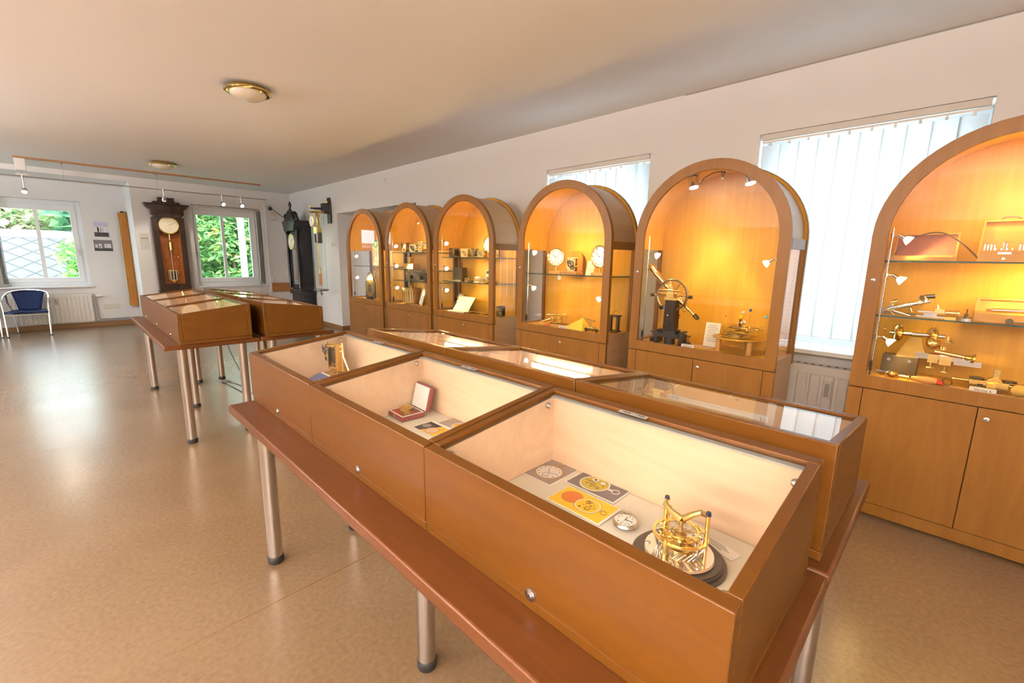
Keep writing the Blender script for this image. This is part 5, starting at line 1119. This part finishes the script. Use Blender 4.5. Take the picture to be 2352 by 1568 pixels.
b = MB().use('paper'); b.box(-.10, .11, -.035, .035, 0, .0012); b.use('photo_brown').box(-.095, .105, -.028, .03, .0012, .0016); b.use('pink_dial').box(-.08, .06, -.02, .0, .0016, .002); b.build('print', None, t)
for x, rz, lab in ((-1.405, .35, 'chrome can spotlight at the top of the cabinet on the telescope side'), (-1.040, -.55, 'chrome can spotlight at the top of the cabinet on the planet model side')):
    t = thing('can_spotlight', lab, 'spotlight', (x, CY+.15, 1.915 if x < -1.3 else 1.905), 0, 'can spotlights in the telescope cabinet')
    d = Vector((.28 if x < -1.3 else .30, -.1, -1)).normalized()
    with P(t, 'can', 'chrome') as b: b.cyl(-d*.04, d*.03, .031, .034, 24)
    with P(t, 'cap', 'plastic_dark') as b: b.cyl(-d*.047, -d*.0405, .031, n=24)
    with P(t, 'bulb', 'spot_glow') as b: b.cyl(d*.0305, d*.033, .029, n=22)
    with P(t, 'vent_slot', 'gilt') as b:
        for k in range(6):
            a = -2.4+k*.3; e = d.orthogonal().normalized(); f = d.cross(e); o_ = (e*math.cos(a)+f*math.sin(a))*.0335; b.cyl(o_-d*.018, o_-d*.006, .003, n=5)
    with P(t, 'mount', 'beech_inner') as b: b.ob((.005, .03, .045), (.03, .07, .012), (0, .3, .3))
    light('can_spot_light', 'SPOT', Vector(t.location)+d*.030, 4.0, (1, .8, .5), .014, d.to_track_quat('-Z', 'Y').to_euler(), spot_size=1.7, spot_blend=.5)
t = thing('spotlight_cable', 'thin dark cable running under the arch between the can spotlights', 'cable', (V[5], CY+.18, AZ))
with P(t, 'wire', 'ink') as b: b.tube([(.03, .0, .44), (.0, 0, .452), (-.05, 0, .45), (-.10, .0, .43), (-.125, 0, .41), (-.13, 0, .39), (-.16, 0, .385)], .0032, 6); b.tube([(.02, 0, .455), (.012, 0, .41), (.0, 0, .455)], .0035, 6)
with P(t, 'cable_clip', 'plastic_white') as b: b.cyl((.012, 0, .40), (.012, 0, .412), .009, n=10)

# cabinet 4 ---------------------------------------------------------------------------------
Z4 = 1.2525
GD = 'dial clocks on stands'
clock_dial('white clock dial on a low wooden stand at the lock side of its shelf', (-2.635, Yc-.01, Z4), .078, .07, .25, GD)
clock_dial('white roman dial behind the hinge side of the door frame', (-2.165, Yc-.01, Z4), .088, .07, -.15, GD)
movement('open brass movement standing on a wooden base between two white dials', (-2.445, Yc-.02, Z4+.0265), .085, .12, .05, .2, 'brass_bright')
t = thing('wooden_base', 'low wooden base under the open brass movement', 'base', (-2.445, Yc-.02, Z4)); 
with P(t, 'block', 'box_wood', .002) as b: b.box(-.085, .085, -.05, .05, 0, .026)
t = thing('certificate', 'small printed certificate leaning beside the open brass movement', 'card', (-2.285, Yc+.02, Z4), -.1)
b = MB(RX(math.radians(-14))).use('paper_cream'); b.box(-.042, .042, 0, .002, 0, .125)
for k in range(6): b.use('photo_brown').box(-.03, .02+.004*k, -.0006, 0, .105-k*.014, .108-k*.014)
b.build('card', None, t)
t = thing('arched_plaque', 'dark arched wooden plaque standing behind the brass movement', 'plaque', (-2.53, Yc+.13, Z4))
with P(t, 'board', 'orange_wood', .002) as b: b.prism([(-.09, 0), (.09, 0)]+arc(0, .12, .09, 0, PI, 14), 0, .02)
t = thing('plank_mechanism', 'brass mechanism mounted on a wooden plank at the cabinet bottom', 'mechanism', (-2.59, Yc-.03, .775), .25)
with P(t, 'plank', 'box_wood', .002) as b: b.box(-.17, .13, -.04, .05, 0, .022)
with P(t, 'frame', 'brass', .001) as b: b.box(-.06, .10, -.03, .03, .035, .04); b.box(-.04, .11, -.03, .03, .09, .095)
for x in (-.05, .02, .09):
    with P(t, 'pillar', 'brass_bright') as b: b.cyl((x, -.022, .022), (x+.01, -.022, .10), .005, n=8); b.cyl((x, .022, .022), (x+.01, .022, .10), .005, n=8)
for x, r in ((-.02, .03), (.05, .035), (.0, .02)):
    with P(t, 'wheel', 'gilt') as b: b.gear((x, -.032, .07), r, .004, (.2, 1, .2), 18)
with P(t, 'lever', 'brass_bright') as b: b.cyl((-.15, 0, .03), (-.02, -.01, .075), .010, .013, 12); b.cyl((-.09, -.02, .1), (.10, -.02, .118), .006, n=10)
with P(t, 'red_seal', 'photo_orange') as b: b.box(-.1, -.05, -.055, -.042, .004, .02)
t = thing('yellow_paper', 'folded yellow paper peak beside the plank mechanism', 'paper', (-2.325, Yc-.02, .776))
with P(t, 'fold', 'paper_yellow') as b: b._add([(-.16, -.05, 0), (.07, -.075, 0), (.09, .05, 0), (-.02, .09, .0), (.03, .0, .105)], [(0, 1, 4), (1, 2, 4), (2, 3, 4), (3, 0, 4)])
t = thing('white_tag', 'small white tag lying at the front of the dial cabinet', 'card', (-2.60, CY+.07, .7752), .1)
with P(t, 'card', 'paper') as b: b.box(-.03, .03, -.012, .012, 0, .003)
t = thing('small_turns', 'small dark turning tool with crank beside the yellow paper', 'tool', (-2.175, CY+.13, .775))
with P(t, 'bed', 'bronze_dark') as b: b.box(-.07, .07, -.008, .008, .012, .026); b.cyl((-.06, 0, 0), (-.06, 0, .03), .008, n=8); b.cyl((.05, 0, 0), (.05, 0, .03), .008, n=8)
with P(t, 'wheel', 'brass') as b: b.gear((.02, -.014, .03), .022, .004, (0, 1, 0), 14); b.cyl((-.04, 0, .03), (.06, 0, .032), .007, n=10)
with P(t, 'table', 'brass_dull') as b: b.cyl((-.01, 0, .03), (-.01, 0, .095), .006, n=10); b.ob((-.02, 0, .10), (.09, .03, .006), (0, .15, 0)); b.cyl((.05, 0, .03), (.05, 0, .07), .006, .002, 8)
t = thing('frame_clock', 'small dark open frame clock at the glass side of the dial cabinet', 'clock', (-2.032, Yc+.06, .775))
for z in (.01, .14):
    with P(t, 'plate', 'bronze_dark') as b: b.box(-.045, .045, -.04, .04, z, z+.01)
for x in (-.035, .035):
    with P(t, 'post', 'bronze_dark') as b: b.box(x-.012, x+.012, -.012, .012, .02, .14)
with P(t, 'bell', 'brass_dull') as b: b.torus((.01, 0, .155), .03, .004, (0, 1, 0), 22, 6)
t = thing('round_disc', 'round translucent disc hanging just under the dial shelf', 'disc', (-2.60, Yc, 1.2435-.05)); 
with P(t, 'disc', 'dial_white') as b: b.cyl((0, 0, .025), (0, .004, .025), .022, n=24); b.cyl((0, .002, .045), (0, .002, .05), .003, n=6)

# cabinet 3 -----------------------------------------------------------------------------------
A, Bz = 1.3895, 1.1225
movement('dark square movement first on the top shelf of the album cabinet', (-4.155, Yc, A), .10, .105, .07, 0, 'bronze_dark', 'brass')
movement('brass movement with bridges, second on the album cabinet shelf', (-3.945, Yc, A), .10, .095, .06, .2, 'brass_dull', 'brass_bright')
movement('narrow dark movement, third on the album cabinet shelf', (-3.79, Yc, A), .065, .10, .06, -.1, 'bronze_dark', 'brass')
movement('brass movement in front of the round enamel dial', (-3.63, Yc-.03, A), .10, .075, .06, 0, 'brass', 'brass_bright')
movement('small movement by the glass side of the album cabinet', (-3.44, Yc, A), .07, .085, .05, .3, 'brass_dull', 'brass')
clock_dial('round enamel dial standing behind the row of movements', (-3.64, Yc+.07, A), .085, .05, -.1)
t = thing('brass_strip', 'long flat brass strip on the lower shelf of the album cabinet', 'strip', (-4.08, Yc-.06, Bz), .1)
with P(t, 'strip', 'brass_dull') as b: b.box(-.10, .12, -.012, .012, 0, .008); b.cyl((.03, -.012, .012), (.10, .0, .014), .006, n=8)
for i, (x, m) in enumerate(((-3.86, 'brass'), (-3.78, 'bronze_dark'), (-3.70, 'brass_bright'), (-3.61, 'brass_dull'), (-3.54, 'brass'), (-3.45, 'bronze_dark'))):
    t = thing('movement_part', ('gilt spring barrel first in the row of loose parts', 'dark wheel pair second in the row of loose parts', 'bright wheel cluster third in the row of loose parts', 'dull wheel cluster fourth in the row of loose parts', 'brass wheel stack fifth in the row of loose parts', 'dark wheel stack by the glass side of the loose parts')[i], 'clock part', (x, Yc-.05+.02*(i % 2), Bz), .3*i, 'loose movement parts on the album cabinet shelf')
    with P(t, 'bridge', m) as b: b.box(-.032, .032, -.012, .012, 0, .01); b.box(-.02, .025, -.02, .0, .01, .018)
    for k in range(3):
        with P(t, 'wheel', ('brass_bright', 'brass', 'gilt')[(i+k) % 3]) as b: b.gear((-.02+.022*k, .0, .03), .017, .003, (.3*k-.3, 1, .3), 12)
for x, y, m, h in ((-3.79, .06, 'dial_white', .062), (-3.68, .05, 'paper_cream', .05)):
    t = thing('enamel_plate', 'white plate leaning behind the loose parts, '+('the tall one' if h > .06 else 'the low wide one'), 'plate', (x, Yc+y-.04, Bz+.0016), .2)
    b = MB(RX(math.radians(-20))).use(m); b.box(-.035 if h > .06 else -.055, .035 if h > .06 else .055, 0, .004, 0, h); b.build('plate', None, t)
t = thing('poster_card', 'small upright printed card behind the row of loose parts', 'card', (-3.66, Yc+.09, Bz), 0)
b = MB(RX(math.radians(-8))).use('paper'); b.box(-.06, .05, 0, .002, 0, .13); b.use('photo_dark').box(-.055, .045, -.0006, 0, .095, .125); b.use('photo_slate').box(-.05, .04, -.0006, 0, .02, .06); b.build('card', None, t)
t = thing('album', 'open white album with dark binding leaning at the cabinet bottom', 'book', (-3.995, Yc-.05, .778), .05)
with P(t, 'page_block', 'paper_cream') as b: b.box(-.12, .15, -.08, .03, .002, .012); b.mx = T((-.02, .03, .012)) @ RX(math.radians(-38)); b.box(-.15, .13, 0, .006, 0, .19)
with P(t, 'cover', 'plastic_dark') as b: b.box(-.13, .16, -.085, .035, 0, .002); b.mx = T((-.02, .03, .012)) @ RX(math.radians(-38)); b.box(-.155, .135, .0065, .010, -.002, .194)
with P(t, 'stand', 'plastic_dark') as b: b.prism([(.02, 0), (.13, 0), (.12, .09), (.075, .10)], -.17, -.155, 'yz')
clock_dial('cream dial plate propped behind the open album', (-4.195, Yc+.13, .775), .066, .06, .0)
for i, (x, l) in enumerate(((-3.82, 'flat brass tool closest to the album'), (-3.72, 'brass file block in the middle of the album cabinet bottom'), (-3.62, 'slim brass tool farthest from the album'))):
    t = thing('brass_tool', l, 'tool', (x, CY+.10+.03*i, .775), .5-.2*i, 'brass tools beside the album')
    with P(t, 'blade', 'brass_bright') as b: b.box(-.05, .02, -.01, .01, .004, .014 if i != 1 else .03)
    with P(t, 'handle', 'bronze_dark') as b: b.cyl((.02, 0, .010), (.07, .005, .012), .007, n=10)
movement('small framed movement at the glass side of the album cabinet bottom', (-3.42, Yc+.05, .775), .075, .11, .06, .2, 'bronze_dark', 'brass_dull')
t = thing('pale_box', 'grey box in front of the dark tower piece behind the album shelf', 'box', (-4.16, Yc+.07, Bz))
with P(t, 'body', 'bronze_dark', .003) as b: b.box(-.07, .09, -.03, .05, 0, .15)
with P(t, 'rod', 'bronze_dark') as b: b.cyl((.06, 0, .15), (.065, 0, .22), .009, .006, 10)

# cabinet 2 -----------------------------------------------------------------------------------
GB = 'clock movements on the cabinet shelves'
movement('wooden framed square movement on the top shelf over the drum clock', (-5.17, Yc, 1.443), .13, .125, .08, -.1, 'brass_dull', 'bronze_dark')
movement('bright brass square movement, middle of the top shelf over the oval dial', (-4.965, Yc-.01, 1.443), .10, .10, .07, .25, 'brass_bright', 'bronze_dark')
movement('pale brass square movement by the door frame on the top shelf', (-4.80, Yc, 1.443), .09, .13, .07, 0, 'brass_bright', 'brass')
t = thing('bracket_block', 'brass stepped block on the hidden middle shelf of the drum clock cabinet', 'block', (-5.14, Yc+.04, 1.229))
with P(t, 'base', 'brass_dull', .003) as b: b.box(-.11, .12, -.04, .04, 0, .07)
with P(t, 'top', 'brass', .003) as b: b.box(-.03, .04, -.03, .03, .07, .14); b.box(-.05, .06, -.03, .03, .14, .155)
movement('open brass frame movement on the shelf above the drum clock', (-5.085, Yc, 1.084), .09, .125, .08, .1, 'bronze_dark', 'brass_bright')
movement('broad dark frame movement beside the wooden tower piece', (-4.86, Yc-.01, 1.084), .15, .125, .09, 0, 'bronze_dark', 'brass_dull')
t = thing('tower_piece', 'tall dark tapering tower piece standing through the cabinet middle', 'model', (-4.96, Yc+.12, 1.084))
with P(t, 'body', 'bronze_dark', .002) as b: b.box(-.035, .035, -.03, .03, 0, .08)
with P(t, 'spire', 'bronze_dark') as b: b.lathe([(.05, .08), (.045, .09), (.012, .12), (.008, .13), (0, .13)], n=4)
t = thing('drum_clock', 'brass drum clock case with fluted body under the open movement', 'clock', (-5.12, Yc+.04, .775))
with P(t, 'drum', 'brass_dull') as b: b.lathe([(0, 0), (.13, 0), (.13, .012), (.115, .02), (.115, .19), (.125, .2), (.125, .21), (0, .21)], n=36)
with P(t, 'finial', 'brass') as b: b.lathe([(0, .211), (.03, .211), (.016, .24), (.026, .26), (.0, .28)], n=16)
for k in range(9):
    a = -2.6+k*.28
    with P(t, 'flute', 'brass_bright') as b: b.cyl((.117*math.cos(a), .117*math.sin(a), .03), (.117*math.cos(a), .117*math.sin(a), .18), .006, n=8)
t = thing('oval_dial', 'tall oval white enamel dial with coloured dots leaning in the cabinet', 'dial', (-4.84, Yc-.02, .789), -.2)
mx = RX(math.radians(-12)) @ Matrix.Rotation(.22, 4, 'Y')
b = MB(mx).use('dial_white'); b.prism([(-.05, 0), (.05, 0), (.055, .12)]+arc(0, .155, .055, 0, PI, 14)+[(-.055, .12)], 0, .005)
for i in range(10):
    a = i*2*PI/10; b.use(('enamel_green', 'planet_blue', 'photo_orange', 'gilt')[i % 4]).cyl((.036*math.cos(a), -.002, .12+.07*math.sin(a)), (.036*math.cos(a), 0, .12+.07*math.sin(a)), .006, n=10)
b.build('plate', None, t)
for i, (x, y, m, l) in enumerate(((-5.12, .08, 'box_wood', 'pale wooden strip in front of the drum clock'), (-4.98, .07, 'brass_bright', 'brass strip in the middle of the drum clock cabinet floor'), (-4.82, .075, 'steel', 'steel pliers in front of the oval white dial'))):
    t = thing('flat_tool', l, 'tool', (x, CY+y, .775), .1-.1*i, 'flat tools on the drum clock cabinet floor')
    with P(t, 'blade', m) as b: b.box(-.09, .06, -.012, .012, 0, .012); b.cyl((.03, 0, .016), (.08, 0, .014), .007, n=8)

# cabinet 1 -----------------------------------------------------------------------------------
t = thing('lantern_clock_plate', 'green arched iron clock plate with gilt roman ring at the cabinet bottom', 'clock', (-6.19, Yc, .775))
with P(t, 'plate', 'dark_steel', .002) as b: b.prism([(-.14, 0), (.14, 0), (.14, .22), (.105, .25), (.10, .29)]+arc(0, .29, .09, .2, PI-.2, 8)+[(-.10, .29), (-.105, .25), (-.14, .22)], 0, .02)
b = MB().use('gilt'); b.ring(arc(0, .14, .115, 0, 2*PI, 36)[:-1], arc(0, .14, .07, 0, 2*PI, 36)[:-1], -.006, 0)
dial_marks(b, (0, -.006, .14), .112, hands=(), wid=1.6); b.use('bronze_dark').cyl((0, -.003, .14), (0, 0, .14), .068, n=30); b.use('gilt').ob((.02, -.008, .15), (.06, .003, .008), (0, .6, 0)); b.build('dial_ring', None, t)
t = thing('painted_clock', 'small hanging clock with a bright painted face and brass pendulum', 'clock', (-6.19, Yc+.12, 1.25))
with P(t, 'face', 'dial_cream', .003) as b: b.prism([(-.115, 0), (.115, 0), (.115, .24)]+arc(0, .24, .115, 0, PI, 14), 0, .03)
b = MB(); dial_marks(b, (0, -.0005, .13), .10, hands=((.5, 140), (.8, 20))); b.build('numerals', None, t)
with P(t, 'crest', 'enamel_green') as b: b.torus((0, -.004, .32), .05, .008, (0, 1, 0), 20, 6)
with P(t, 'weight', 'brass_bright') as b: b.cyl((-.05, 0, -.18), (-.05, 0, -.08), .018, n=14)
with P(t, 'weight', 'brass_bright') as b: b.cyl((.04, 0, -.17), (.04, 0, -.09), .018, n=14)
t = thing('iron_tool', 'small dark iron tool lying beside the green clock plate', 'tool', (-6.02, CY+.09, .775))
with P(t, 'body', 'black_iron') as b: b.box(-.07, .09, -.02, .02, 0, .02); b.cyl((-.04, 0, .022), (.06, 0, .03), .012, n=10)
